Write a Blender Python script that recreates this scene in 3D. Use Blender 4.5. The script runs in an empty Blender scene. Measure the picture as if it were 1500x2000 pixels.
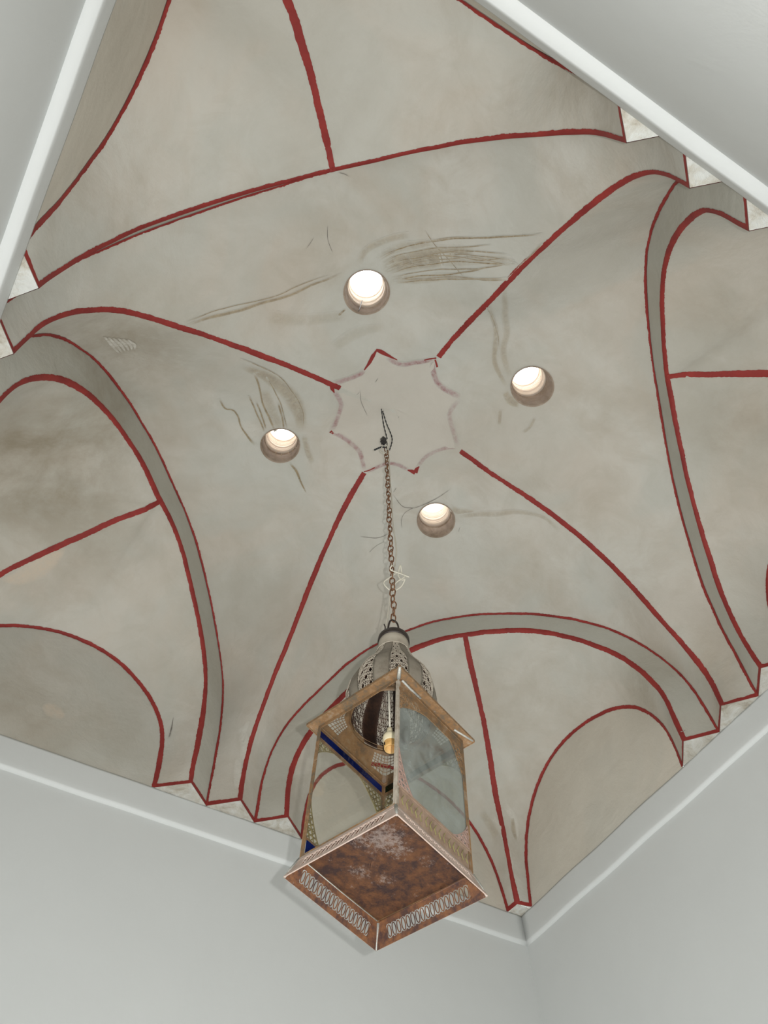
import bpy, bmesh, math, random
import numpy as np
from mathutils import Vector, Matrix, noise
from mathutils.bvhtree import BVHTree
random.seed(7)
C = bpy.context.scene.collection
SCN = bpy.context.scene
PI = math.pi
S = 2.3            # metres per survey unit; every survey curve below is in units, springing level = 0
ZS = 3.8           # height of the springing level above the floor
def W(p): return Vector((p[0]*S, p[1]*S, p[2]*S + ZS))

# ------------------------------------------------------------------ camera
cam_d = bpy.data.cameras.new('camera'); cam = bpy.data.objects.new('camera', cam_d); C.objects.link(cam)
cam_d.sensor_fit = 'HORIZONTAL'; cam_d.sensor_width = 36.0; cam_d.lens = 36.0*1577.5/1500.0
cam_d.clip_start = 0.02
CAMLOC = Vector((-0.41563604*S, -0.53258403*S, ZS-S))
CR = Matrix(((0.85870155, -0.4259222, -0.28499462), (-0.51131365, -0.74948763, -0.4205076), (-0.03449642, 0.50681217, -0.86136602)))
cam.matrix_world = Matrix.Translation(CAMLOC) @ CR.to_4x4()
SCN.camera = cam
# ------------------------------------------------------------------ world, lights, exposure
SCN.view_settings.view_transform = 'Standard'; SCN.view_settings.look = 'None'
SCN.view_settings.exposure = 0.15; SCN.view_settings.gamma = 1.0; SCN.view_settings.use_curve_mapping = False
wd = bpy.data.worlds.new('sky'); SCN.world = wd; wd.use_nodes = True
bg = wd.node_tree.nodes['Background']; bg.inputs[0].default_value = (0.93, 0.96, 1.0, 1); bg.inputs[1].default_value = 12.0
def area(name, loc, target, size, size_y, power, col):
    l = bpy.data.lights.new(name, 'AREA'); l.shape = 'RECTANGLE'; l.size = size; l.size_y = size_y; l.energy = power; l.color = col
    o = bpy.data.objects.new(name, l); C.objects.link(o); o.location = loc
    o.rotation_euler = (Vector(target)-Vector(loc)).to_track_quat('-Z', 'Y').to_euler(); return o
FLASH_W, CORNER_W, FLOOR_W = 114.0, 40.0, 41.0
# added unseen fills: one low behind the camera, one facing up above the floor
area('corner_fill_light', (-1.28, -1.25, 1.0), (0.4, 0.4, 1.7), 0.9, 1.8, CORNER_W, (0.95, 0.98, 1.0))
area('floor_fill_light', (0.1, 0.1, 0.25), (0.1, 0.1, 3.0), 2.4, 2.4, FLOOR_W, (1.0, 0.985, 0.95))
# the phone's small flash beside the lens, a wide soft-edged beam along the view
fl = bpy.data.lights.new('phone_flash', 'SPOT'); fl.energy = FLASH_W; fl.shadow_soft_size = 0.006; fl.color = (1.0, 0.985, 0.96)
fl.spot_size = math.radians(125); fl.spot_blend = 1.0
flo = bpy.data.objects.new('phone_flash', fl); C.objects.link(flo)
flo.matrix_world = Matrix.Translation(CAMLOC + CR @ Vector((0.055, 0.022, 0.0))) @ CR.to_4x4()

# survey curves of the vault
SURVEY = [
[(0.002,-0.603,0.000),(0.002,-0.604,0.032),(0.002,-0.605,0.064),(0.002,-0.604,0.096),(0.002,-0.601,0.128),(0.001,-0.593,0.159),(0.001,-0.582,0.189),(0.001,-0.566,0.217),(0.001,-0.547,0.242),(0.001,-0.526,0.266),(0.001,-0.503,0.289),(0.001,-0.480,0.311),(0.001,-0.456,0.332),(0.001,-0.431,0.353),(0.001,-0.407,0.374),(0.001,-0.381,0.393),(0.001,-0.354,0.409),(0.001,-0.326,0.424),(0.001,-0.298,0.441),(0.001,-0.272,0.459),(0.001,-0.245,0.477),(0.001,-0.218,0.494),(0.000,-0.189,0.507),(0.000,-0.159,0.518),(0.000,-0.128,0.526),(0.000,-0.096,0.529),(0.000,-0.064,0.531),(0.000,-0.032,0.533),(0.000,0.000,0.535)],
[(-0.613,-0.012,0.000),(-0.614,-0.011,0.032),(-0.614,-0.011,0.063),(-0.614,-0.011,0.095),(-0.612,-0.011,0.126),(-0.607,-0.011,0.158),(-0.600,-0.011,0.189),(-0.591,-0.011,0.219),(-0.579,-0.010,0.248),(-0.565,-0.010,0.276),(-0.547,-0.010,0.302),(-0.525,-0.009,0.324),(-0.499,-0.009,0.342),(-0.472,-0.008,0.357),(-0.444,-0.008,0.372),(-0.417,-0.008,0.388),(-0.389,-0.007,0.403),(-0.360,-0.006,0.417),(-0.331,-0.006,0.430),(-0.302,-0.005,0.442),(-0.273,-0.005,0.454),(-0.244,-0.004,0.466),(-0.213,-0.004,0.475),(-0.183,-0.003,0.484),(-0.152,-0.003,0.492),(-0.122,-0.002,0.501),(-0.092,-0.002,0.509),(-0.061,-0.001,0.518),(-0.031,-0.001,0.526),(0.000,0.000,0.535)],
[(-0.001,0.603,0.000),(-0.001,0.605,0.032),(-0.001,0.604,0.063),(-0.001,0.600,0.094),(-0.001,0.592,0.125),(-0.001,0.580,0.153),(-0.001,0.562,0.179),(-0.001,0.543,0.204),(-0.001,0.523,0.229),(-0.001,0.502,0.252),(-0.001,0.478,0.273),(-0.001,0.455,0.294),(-0.001,0.433,0.317),(-0.001,0.412,0.341),(-0.001,0.391,0.365),(-0.001,0.369,0.388),(-0.001,0.346,0.410),(-0.001,0.323,0.431),(-0.001,0.298,0.450),(-0.001,0.272,0.469),(-0.001,0.245,0.485),(-0.000,0.217,0.500),(-0.000,0.188,0.510),(-0.000,0.157,0.514),(-0.000,0.126,0.518),(-0.000,0.094,0.522),(-0.000,0.063,0.526),(-0.000,0.031,0.531),(0.000,0.000,0.535)],
[(0.613,0.001,0.000),(0.618,0.001,0.031),(0.621,0.001,0.063),(0.618,0.001,0.094),(0.609,0.001,0.123),(0.596,0.001,0.152),(0.581,0.001,0.180),(0.565,0.001,0.208),(0.550,0.001,0.236),(0.536,0.001,0.264),(0.521,0.001,0.292),(0.504,0.001,0.319),(0.486,0.001,0.345),(0.465,0.001,0.368),(0.442,0.001,0.390),(0.418,0.001,0.410),(0.391,0.001,0.427),(0.363,0.001,0.442),(0.334,0.001,0.455),(0.305,0.001,0.465),(0.274,0.001,0.472),(0.242,0.000,0.477),(0.212,0.000,0.484),(0.184,0.000,0.497),(0.155,0.000,0.510),(0.126,0.000,0.519),(0.095,0.000,0.524),(0.063,0.000,0.528),(0.032,0.000,0.531),(0.000,0.000,0.535)],
[(0.047,0.645,0.000),(0.048,0.643,0.031),(0.049,0.642,0.062),(0.050,0.641,0.092),(0.053,0.638,0.123),(0.057,0.634,0.153),(0.063,0.628,0.182),(0.071,0.621,0.211),(0.081,0.611,0.238),(0.094,0.598,0.264),(0.107,0.585,0.287),(0.122,0.571,0.310),(0.137,0.556,0.333),(0.152,0.541,0.356),(0.167,0.526,0.378),(0.184,0.510,0.397),(0.202,0.492,0.415),(0.221,0.474,0.429),(0.241,0.454,0.440),(0.262,0.433,0.450),(0.284,0.412,0.458),(0.305,0.391,0.464),(0.327,0.370,0.467),(0.349,0.349,0.466),(0.371,0.327,0.463),(0.392,0.306,0.458),(0.414,0.285,0.450),(0.435,0.264,0.441),(0.455,0.244,0.431),(0.476,0.224,0.420),(0.496,0.205,0.407),(0.515,0.186,0.391),(0.533,0.168,0.375),(0.551,0.151,0.356),(0.567,0.134,0.336),(0.583,0.119,0.314),(0.597,0.106,0.290),(0.609,0.094,0.265),(0.620,0.083,0.238),(0.629,0.074,0.211),(0.638,0.066,0.182),(0.644,0.059,0.153),(0.649,0.055,0.123),(0.651,0.052,0.092),(0.653,0.051,0.062),(0.654,0.050,0.031),(0.654,0.049,0.000)],
[(0.094,0.603,0.000),(0.093,0.604,0.031),(0.093,0.605,0.062),(0.094,0.604,0.093),(0.097,0.601,0.123),(0.103,0.595,0.153),(0.111,0.587,0.182),(0.122,0.576,0.209),(0.134,0.564,0.234),(0.148,0.551,0.258),(0.163,0.536,0.282),(0.178,0.522,0.304),(0.194,0.506,0.325),(0.211,0.489,0.345),(0.230,0.471,0.362),(0.249,0.452,0.376),(0.270,0.432,0.387),(0.291,0.411,0.397),(0.312,0.390,0.403),(0.334,0.369,0.407),(0.356,0.347,0.406),(0.379,0.326,0.403),(0.400,0.304,0.399),(0.422,0.283,0.393),(0.444,0.262,0.386),(0.465,0.242,0.376),(0.484,0.222,0.362),(0.503,0.204,0.346),(0.521,0.187,0.328),(0.538,0.170,0.308),(0.554,0.155,0.286),(0.569,0.140,0.263),(0.582,0.127,0.238),(0.593,0.117,0.212),(0.601,0.108,0.183),(0.608,0.102,0.154),(0.613,0.097,0.124),(0.614,0.096,0.093),(0.613,0.097,0.062),(0.613,0.097,0.031),(0.613,0.097,0.000)],
[(-0.654,0.036,0.000),(-0.654,0.037,0.031),(-0.653,0.039,0.062),(-0.652,0.040,0.092),(-0.650,0.042,0.123),(-0.647,0.045,0.153),(-0.643,0.049,0.184),(-0.637,0.054,0.213),(-0.631,0.060,0.243),(-0.623,0.068,0.271),(-0.613,0.078,0.299),(-0.601,0.090,0.324),(-0.587,0.104,0.348),(-0.572,0.118,0.371),(-0.557,0.134,0.392),(-0.539,0.152,0.410),(-0.521,0.171,0.426),(-0.501,0.190,0.439),(-0.481,0.210,0.452),(-0.461,0.231,0.462),(-0.440,0.252,0.470),(-0.419,0.273,0.479),(-0.398,0.294,0.484),(-0.377,0.315,0.486),(-0.355,0.337,0.486),(-0.333,0.359,0.487),(-0.312,0.381,0.489),(-0.290,0.402,0.488),(-0.269,0.424,0.484),(-0.248,0.445,0.478),(-0.228,0.465,0.467),(-0.208,0.485,0.454),(-0.189,0.504,0.439),(-0.170,0.523,0.423),(-0.152,0.541,0.406),(-0.135,0.559,0.388),(-0.118,0.576,0.369),(-0.102,0.592,0.348),(-0.087,0.607,0.326),(-0.074,0.620,0.302),(-0.065,0.629,0.275),(-0.059,0.635,0.246),(-0.055,0.639,0.215),(-0.052,0.641,0.185),(-0.051,0.643,0.154),(-0.051,0.643,0.123),(-0.050,0.644,0.092),(-0.050,0.644,0.062),(-0.050,0.644,0.031),(-0.049,0.645,0.000)],
[(-0.613,0.084,0.000),(-0.614,0.083,0.031),(-0.614,0.082,0.062),(-0.613,0.084,0.093),(-0.610,0.087,0.124),(-0.605,0.092,0.154),(-0.598,0.099,0.184),(-0.590,0.107,0.212),(-0.580,0.117,0.240),(-0.568,0.129,0.266),(-0.554,0.143,0.290),(-0.539,0.158,0.313),(-0.523,0.175,0.333),(-0.505,0.193,0.351),(-0.486,0.212,0.366),(-0.466,0.232,0.378),(-0.445,0.253,0.389),(-0.424,0.274,0.399),(-0.403,0.295,0.404),(-0.381,0.317,0.405),(-0.360,0.339,0.406),(-0.338,0.361,0.410),(-0.317,0.382,0.414),(-0.295,0.404,0.413),(-0.274,0.425,0.407),(-0.253,0.446,0.397),(-0.234,0.466,0.383),(-0.215,0.485,0.368),(-0.196,0.504,0.351),(-0.178,0.522,0.334),(-0.160,0.540,0.315),(-0.144,0.556,0.294),(-0.130,0.570,0.271),(-0.119,0.581,0.244),(-0.111,0.589,0.216),(-0.106,0.595,0.186),(-0.103,0.597,0.155),(-0.101,0.599,0.124),(-0.100,0.600,0.093),(-0.100,0.600,0.062),(-0.100,0.601,0.031),(-0.097,0.603,0.000)],
[(0.050,-0.645,0.000),(0.051,-0.643,0.031),(0.052,-0.642,0.062),(0.054,-0.640,0.093),(0.056,-0.638,0.123),(0.060,-0.634,0.154),(0.065,-0.629,0.184),(0.072,-0.623,0.213),(0.080,-0.615,0.242),(0.091,-0.604,0.268),(0.103,-0.592,0.294),(0.115,-0.579,0.319),(0.129,-0.566,0.344),(0.143,-0.552,0.368),(0.159,-0.537,0.389),(0.176,-0.519,0.407),(0.195,-0.501,0.422),(0.216,-0.480,0.432),(0.237,-0.459,0.437),(0.259,-0.437,0.440),(0.281,-0.416,0.442),(0.303,-0.394,0.441),(0.325,-0.372,0.438),(0.346,-0.351,0.433),(0.368,-0.330,0.426),(0.389,-0.309,0.418),(0.410,-0.288,0.410),(0.431,-0.267,0.402),(0.452,-0.246,0.393),(0.474,-0.225,0.384),(0.494,-0.205,0.373),(0.514,-0.186,0.360),(0.533,-0.167,0.344),(0.550,-0.150,0.325),(0.566,-0.134,0.304),(0.582,-0.118,0.283),(0.597,-0.103,0.261),(0.611,-0.089,0.237),(0.622,-0.079,0.211),(0.630,-0.071,0.182),(0.635,-0.065,0.152),(0.639,-0.061,0.122),(0.643,-0.058,0.091),(0.645,-0.055,0.061),(0.649,-0.051,0.030),(0.654,-0.047,0.000)],
[(0.098,-0.603,0.000),(0.097,-0.603,0.031),(0.096,-0.604,0.063),(0.096,-0.604,0.094),(0.098,-0.602,0.125),(0.103,-0.598,0.156),(0.110,-0.590,0.185),(0.120,-0.581,0.214),(0.130,-0.571,0.241),(0.142,-0.559,0.268),(0.155,-0.546,0.293),(0.170,-0.531,0.316),(0.187,-0.515,0.337),(0.206,-0.496,0.353),(0.226,-0.476,0.365),(0.247,-0.455,0.373),(0.270,-0.433,0.378),(0.292,-0.411,0.381),(0.314,-0.389,0.381),(0.336,-0.367,0.379),(0.358,-0.346,0.373),(0.380,-0.325,0.365),(0.401,-0.304,0.354),(0.421,-0.284,0.341),(0.441,-0.264,0.328),(0.462,-0.243,0.315),(0.482,-0.224,0.301),(0.500,-0.206,0.284),(0.518,-0.188,0.265),(0.535,-0.171,0.245),(0.552,-0.155,0.224),(0.568,-0.139,0.202),(0.582,-0.124,0.178),(0.594,-0.113,0.152),(0.603,-0.104,0.124),(0.609,-0.098,0.094),(0.612,-0.095,0.063),(0.613,-0.094,0.031),(0.613,-0.095,0.000)],
[(-0.654,-0.060,0.000),(-0.654,-0.053,0.030),(-0.653,-0.051,0.060),(-0.652,-0.052,0.091),(-0.649,-0.055,0.121),(-0.644,-0.059,0.151),(-0.638,-0.065,0.181),(-0.630,-0.073,0.209),(-0.620,-0.083,0.237),(-0.609,-0.093,0.264),(-0.597,-0.105,0.289),(-0.583,-0.119,0.313),(-0.568,-0.134,0.335),(-0.551,-0.150,0.356),(-0.534,-0.167,0.374),(-0.515,-0.185,0.391),(-0.496,-0.204,0.406),(-0.476,-0.224,0.419),(-0.456,-0.244,0.431),(-0.435,-0.264,0.441),(-0.414,-0.284,0.450),(-0.393,-0.305,0.457),(-0.371,-0.327,0.463),(-0.349,-0.348,0.466),(-0.327,-0.369,0.467),(-0.306,-0.391,0.464),(-0.284,-0.412,0.458),(-0.263,-0.433,0.450),(-0.242,-0.453,0.441),(-0.221,-0.473,0.430),(-0.202,-0.492,0.415),(-0.184,-0.510,0.398),(-0.167,-0.526,0.378),(-0.152,-0.541,0.356),(-0.137,-0.556,0.333),(-0.122,-0.570,0.311),(-0.108,-0.585,0.288),(-0.094,-0.598,0.264),(-0.081,-0.610,0.238),(-0.071,-0.621,0.211),(-0.063,-0.628,0.183),(-0.057,-0.634,0.153),(-0.053,-0.638,0.123),(-0.050,-0.641,0.092),(-0.049,-0.642,0.062),(-0.048,-0.643,0.031),(-0.046,-0.645,0.000)],
[(-0.613,-0.108,0.000),(-0.613,-0.108,0.031),(-0.612,-0.108,0.063),(-0.609,-0.111,0.094),(-0.605,-0.115,0.125),(-0.600,-0.120,0.155),(-0.594,-0.126,0.186),(-0.586,-0.133,0.215),(-0.577,-0.142,0.244),(-0.566,-0.153,0.270),(-0.551,-0.167,0.293),(-0.533,-0.184,0.313),(-0.514,-0.202,0.331),(-0.495,-0.220,0.347),(-0.474,-0.240,0.360),(-0.453,-0.260,0.371),(-0.431,-0.281,0.378),(-0.409,-0.302,0.382),(-0.386,-0.324,0.382),(-0.364,-0.346,0.379),(-0.341,-0.367,0.375),(-0.319,-0.388,0.368),(-0.297,-0.409,0.361),(-0.275,-0.431,0.355),(-0.253,-0.452,0.347),(-0.231,-0.472,0.336),(-0.212,-0.491,0.322),(-0.194,-0.508,0.302),(-0.178,-0.523,0.280),(-0.164,-0.537,0.256),(-0.150,-0.550,0.231),(-0.137,-0.562,0.205),(-0.125,-0.574,0.179),(-0.113,-0.585,0.152),(-0.104,-0.594,0.124),(-0.098,-0.599,0.094),(-0.096,-0.601,0.063),(-0.095,-0.602,0.031),(-0.094,-0.603,0.000)],
[(0.362,0.330,0.396),(0.382,0.352,0.381),(0.403,0.375,0.368),(0.424,0.396,0.355),(0.446,0.418,0.341),(0.466,0.439,0.326),(0.487,0.460,0.311),(0.507,0.483,0.297),(0.526,0.505,0.282),(0.543,0.525,0.263),(0.558,0.544,0.240),(0.572,0.561,0.216),(0.584,0.574,0.188),(0.594,0.583,0.158),(0.600,0.590,0.127),(0.606,0.597,0.095),(0.610,0.602,0.062),(0.615,0.607,0.031),(0.624,0.616,0.000)],
[(-0.342,0.346,0.397),(-0.364,0.363,0.383),(-0.386,0.381,0.370),(-0.408,0.401,0.359),(-0.428,0.422,0.345),(-0.447,0.442,0.331),(-0.468,0.461,0.317),(-0.488,0.482,0.304),(-0.508,0.502,0.291),(-0.528,0.522,0.276),(-0.546,0.540,0.258),(-0.560,0.556,0.236),(-0.572,0.570,0.211),(-0.581,0.581,0.183),(-0.590,0.590,0.154),(-0.596,0.596,0.124),(-0.602,0.602,0.094),(-0.606,0.606,0.063),(-0.609,0.609,0.031),(-0.612,0.612,0.000)],
[(0.344,-0.364,0.389),(0.368,-0.383,0.376),(0.391,-0.401,0.363),(0.414,-0.421,0.351),(0.436,-0.440,0.337),(0.457,-0.459,0.322),(0.478,-0.479,0.307),(0.499,-0.499,0.292),(0.519,-0.519,0.277),(0.539,-0.539,0.261),(0.556,-0.556,0.241),(0.569,-0.569,0.216),(0.580,-0.580,0.188),(0.589,-0.589,0.158),(0.596,-0.596,0.127),(0.601,-0.601,0.096),(0.606,-0.606,0.064),(0.609,-0.609,0.032),(0.612,-0.612,0.000)],
[(-0.351,-0.359,0.388),(-0.371,-0.382,0.375),(-0.391,-0.404,0.362),(-0.411,-0.426,0.349),(-0.430,-0.448,0.335),(-0.450,-0.469,0.321),(-0.471,-0.489,0.307),(-0.492,-0.510,0.294),(-0.514,-0.528,0.279),(-0.536,-0.544,0.262),(-0.555,-0.557,0.242),(-0.569,-0.569,0.216),(-0.580,-0.580,0.188),(-0.589,-0.589,0.158),(-0.596,-0.596,0.127),(-0.601,-0.601,0.096),(-0.606,-0.606,0.064),(-0.609,-0.609,0.032),(-0.612,-0.612,0.000)],
[(0.654,0.145,0.000),(0.654,0.143,0.031),(0.654,0.143,0.063),(0.654,0.146,0.094),(0.654,0.154,0.124),(0.654,0.166,0.152),(0.654,0.182,0.179),(0.654,0.203,0.202),(0.654,0.227,0.221),(0.654,0.254,0.237),(0.654,0.283,0.249),(0.654,0.312,0.259),(0.654,0.343,0.266),(0.654,0.374,0.270),(0.654,0.405,0.270),(0.654,0.436,0.266),(0.654,0.465,0.257),(0.654,0.493,0.243),(0.654,0.518,0.225),(0.654,0.540,0.204),(0.654,0.560,0.179),(0.654,0.575,0.152),(0.654,0.587,0.124),(0.654,0.596,0.094),(0.654,0.601,0.063),(0.654,0.606,0.031),(0.654,0.610,0.000)],
[(0.145,0.645,0.000),(0.146,0.645,0.031),(0.149,0.645,0.063),(0.153,0.645,0.094),(0.161,0.645,0.124),(0.172,0.645,0.152),(0.188,0.645,0.178),(0.208,0.645,0.201),(0.232,0.645,0.220),(0.259,0.645,0.234),(0.288,0.645,0.246),(0.318,0.645,0.255),(0.348,0.645,0.262),(0.379,0.645,0.265),(0.410,0.645,0.264),(0.440,0.645,0.259),(0.470,0.645,0.250),(0.498,0.645,0.237),(0.524,0.645,0.220),(0.547,0.645,0.200),(0.567,0.645,0.177),(0.582,0.645,0.150),(0.595,0.645,0.122),(0.605,0.645,0.092),(0.612,0.645,0.062),(0.618,0.645,0.031),(0.622,0.645,0.000)],
[(-0.150,0.645,0.000),(-0.150,0.645,0.032),(-0.152,0.645,0.064),(-0.155,0.645,0.095),(-0.161,0.645,0.126),(-0.173,0.645,0.155),(-0.189,0.645,0.181),(-0.209,0.645,0.205),(-0.232,0.645,0.226),(-0.258,0.645,0.245),(-0.285,0.645,0.260),(-0.315,0.645,0.271),(-0.345,0.645,0.277),(-0.376,0.645,0.279),(-0.408,0.645,0.277),(-0.438,0.645,0.270),(-0.468,0.645,0.259),(-0.496,0.645,0.245),(-0.522,0.645,0.227),(-0.545,0.645,0.206),(-0.564,0.645,0.182),(-0.579,0.645,0.155),(-0.590,0.645,0.125),(-0.598,0.645,0.095),(-0.603,0.645,0.063),(-0.607,0.645,0.032),(-0.610,0.645,0.000)],
[(-0.648,0.145,0.000),(-0.648,0.143,0.031),(-0.648,0.143,0.063),(-0.648,0.146,0.094),(-0.648,0.154,0.124),(-0.648,0.166,0.152),(-0.648,0.182,0.179),(-0.648,0.203,0.202),(-0.648,0.227,0.221),(-0.648,0.254,0.237),(-0.648,0.283,0.249),(-0.648,0.312,0.259),(-0.648,0.343,0.266),(-0.648,0.374,0.270),(-0.648,0.405,0.270),(-0.648,0.436,0.266),(-0.648,0.465,0.257),(-0.648,0.493,0.243),(-0.648,0.518,0.225),(-0.648,0.540,0.204),(-0.648,0.560,0.179),(-0.648,0.575,0.152),(-0.648,0.587,0.124),(-0.648,0.596,0.094),(-0.648,0.601,0.063),(-0.648,0.606,0.031),(-0.648,0.610,0.000)],
[(0.654,-0.145,0.000),(0.654,-0.143,0.031),(0.654,-0.143,0.063),(0.654,-0.146,0.094),(0.654,-0.154,0.124),(0.654,-0.166,0.152),(0.654,-0.182,0.179),(0.654,-0.203,0.202),(0.654,-0.227,0.221),(0.654,-0.254,0.237),(0.654,-0.283,0.249),(0.654,-0.312,0.259),(0.654,-0.343,0.266),(0.654,-0.374,0.270),(0.654,-0.405,0.270),(0.654,-0.436,0.266),(0.654,-0.465,0.257),(0.654,-0.493,0.243),(0.654,-0.518,0.225),(0.654,-0.540,0.204),(0.654,-0.560,0.179),(0.654,-0.575,0.152),(0.654,-0.587,0.124),(0.654,-0.596,0.094),(0.654,-0.601,0.063),(0.654,-0.606,0.031),(0.654,-0.610,0.000)],
[(0.145,-0.645,0.000),(0.143,-0.645,0.031),(0.143,-0.645,0.063),(0.146,-0.645,0.094),(0.154,-0.645,0.124),(0.166,-0.645,0.152),(0.182,-0.645,0.179),(0.203,-0.645,0.202),(0.227,-0.645,0.221),(0.254,-0.645,0.237),(0.283,-0.645,0.249),(0.312,-0.645,0.259),(0.343,-0.645,0.266),(0.374,-0.645,0.270),(0.405,-0.645,0.270),(0.436,-0.645,0.266),(0.465,-0.645,0.257),(0.493,-0.645,0.243),(0.518,-0.645,0.225),(0.540,-0.645,0.204),(0.560,-0.645,0.179),(0.575,-0.645,0.152),(0.587,-0.645,0.124),(0.596,-0.645,0.094),(0.601,-0.645,0.063),(0.606,-0.645,0.031),(0.610,-0.645,0.000)],
[(-0.648,-0.145,0.000),(-0.648,-0.158,0.023),(-0.648,-0.167,0.049),(-0.648,-0.174,0.077),(-0.648,-0.183,0.106),(-0.648,-0.196,0.134),(-0.648,-0.210,0.162),(-0.648,-0.226,0.189),(-0.648,-0.241,0.216),(-0.648,-0.259,0.240),(-0.648,-0.281,0.260),(-0.648,-0.306,0.277),(-0.648,-0.334,0.289),(-0.648,-0.363,0.297),(-0.648,-0.393,0.299),(-0.648,-0.422,0.294),(-0.648,-0.449,0.284),(-0.648,-0.474,0.268),(-0.648,-0.497,0.248),(-0.648,-0.520,0.226),(-0.648,-0.541,0.203),(-0.648,-0.560,0.179),(-0.648,-0.576,0.152),(-0.648,-0.588,0.123),(-0.648,-0.596,0.093),(-0.648,-0.601,0.062),(-0.648,-0.606,0.031),(-0.648,-0.610,0.000)],
[(-0.145,-0.645,0.000),(-0.143,-0.645,0.031),(-0.142,-0.645,0.063),(-0.145,-0.645,0.094),(-0.151,-0.645,0.125),(-0.159,-0.645,0.155),(-0.172,-0.645,0.182),(-0.187,-0.645,0.207),(-0.207,-0.645,0.227),(-0.231,-0.645,0.240),(-0.258,-0.645,0.250),(-0.286,-0.645,0.260),(-0.313,-0.645,0.268),(-0.342,-0.645,0.273),(-0.373,-0.645,0.274),(-0.404,-0.645,0.271),(-0.435,-0.645,0.266),(-0.465,-0.645,0.257),(-0.492,-0.645,0.243),(-0.518,-0.645,0.225),(-0.540,-0.645,0.204),(-0.560,-0.645,0.179),(-0.575,-0.645,0.153),(-0.587,-0.645,0.124),(-0.596,-0.645,0.094),(-0.601,-0.645,0.063),(-0.606,-0.645,0.031),(-0.610,-0.645,0.000)],
]

# ------------------------------------------------------------------ materials
def mat(name):
    m = bpy.data.materials.new(name); m.use_nodes = True
    nt = m.node_tree; b = nt.nodes['Principled BSDF']; return m, nt, b
def N(nt, t, **k):
    n = nt.nodes.new(t)
    for a, v in k.items(): setattr(n, a, v)
    return n
def noise_n(nt, scale, detail=4, rough=0.55, dist=0.0, vec=None):
    n = N(nt, 'ShaderNodeTexNoise'); n.inputs['Scale'].default_value = scale; n.inputs['Detail'].default_value = detail
    n.inputs['Roughness'].default_value = rough; n.inputs['Distortion'].default_value = dist
    if vec is not None: nt.links.new(vec, n.inputs['Vector'])
    return n
def ramp(nt, src, stops):
    r = N(nt, 'ShaderNodeValToRGB'); e = r.color_ramp.elements
    while len(e) < len(stops): e.new(0.5)
    for i, (p, c) in enumerate(stops):
        e[i].position = p; e[i].color = c if len(c) == 4 else (*c, 1)
    nt.links.new(src, r.inputs[0]); return r
def mix(nt, fac, a, b, mode='MIX'):
    m = N(nt, 'ShaderNodeMix', data_type='RGBA', blend_type=mode)
    for i, v in ((0, fac), (6, a), (7, b)):
        if isinstance(v, (float, int)): m.inputs[i].default_value = v
        elif isinstance(v, tuple): m.inputs[i].default_value = (*v, 1) if len(v) == 3 else v
        else: nt.links.new(v, m.inputs[i])
    return m.outputs[2]
def bump(nt, b, h, strength=0.3, dist=0.004, prev=None):
    n = N(nt, 'ShaderNodeBump'); n.inputs['Strength'].default_value = strength; n.inputs['Distance'].default_value = dist
    nt.links.new(h, n.inputs['Height'])
    if prev is not None: nt.links.new(prev, n.inputs['Normal'])
    nt.links.new(n.outputs[0], b.inputs['Normal']); return n.outputs[0]
def objco(nt): return N(nt, 'ShaderNodeTexCoord').outputs['Object']
PL = (0.455, 0.437, 0.385)
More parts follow.
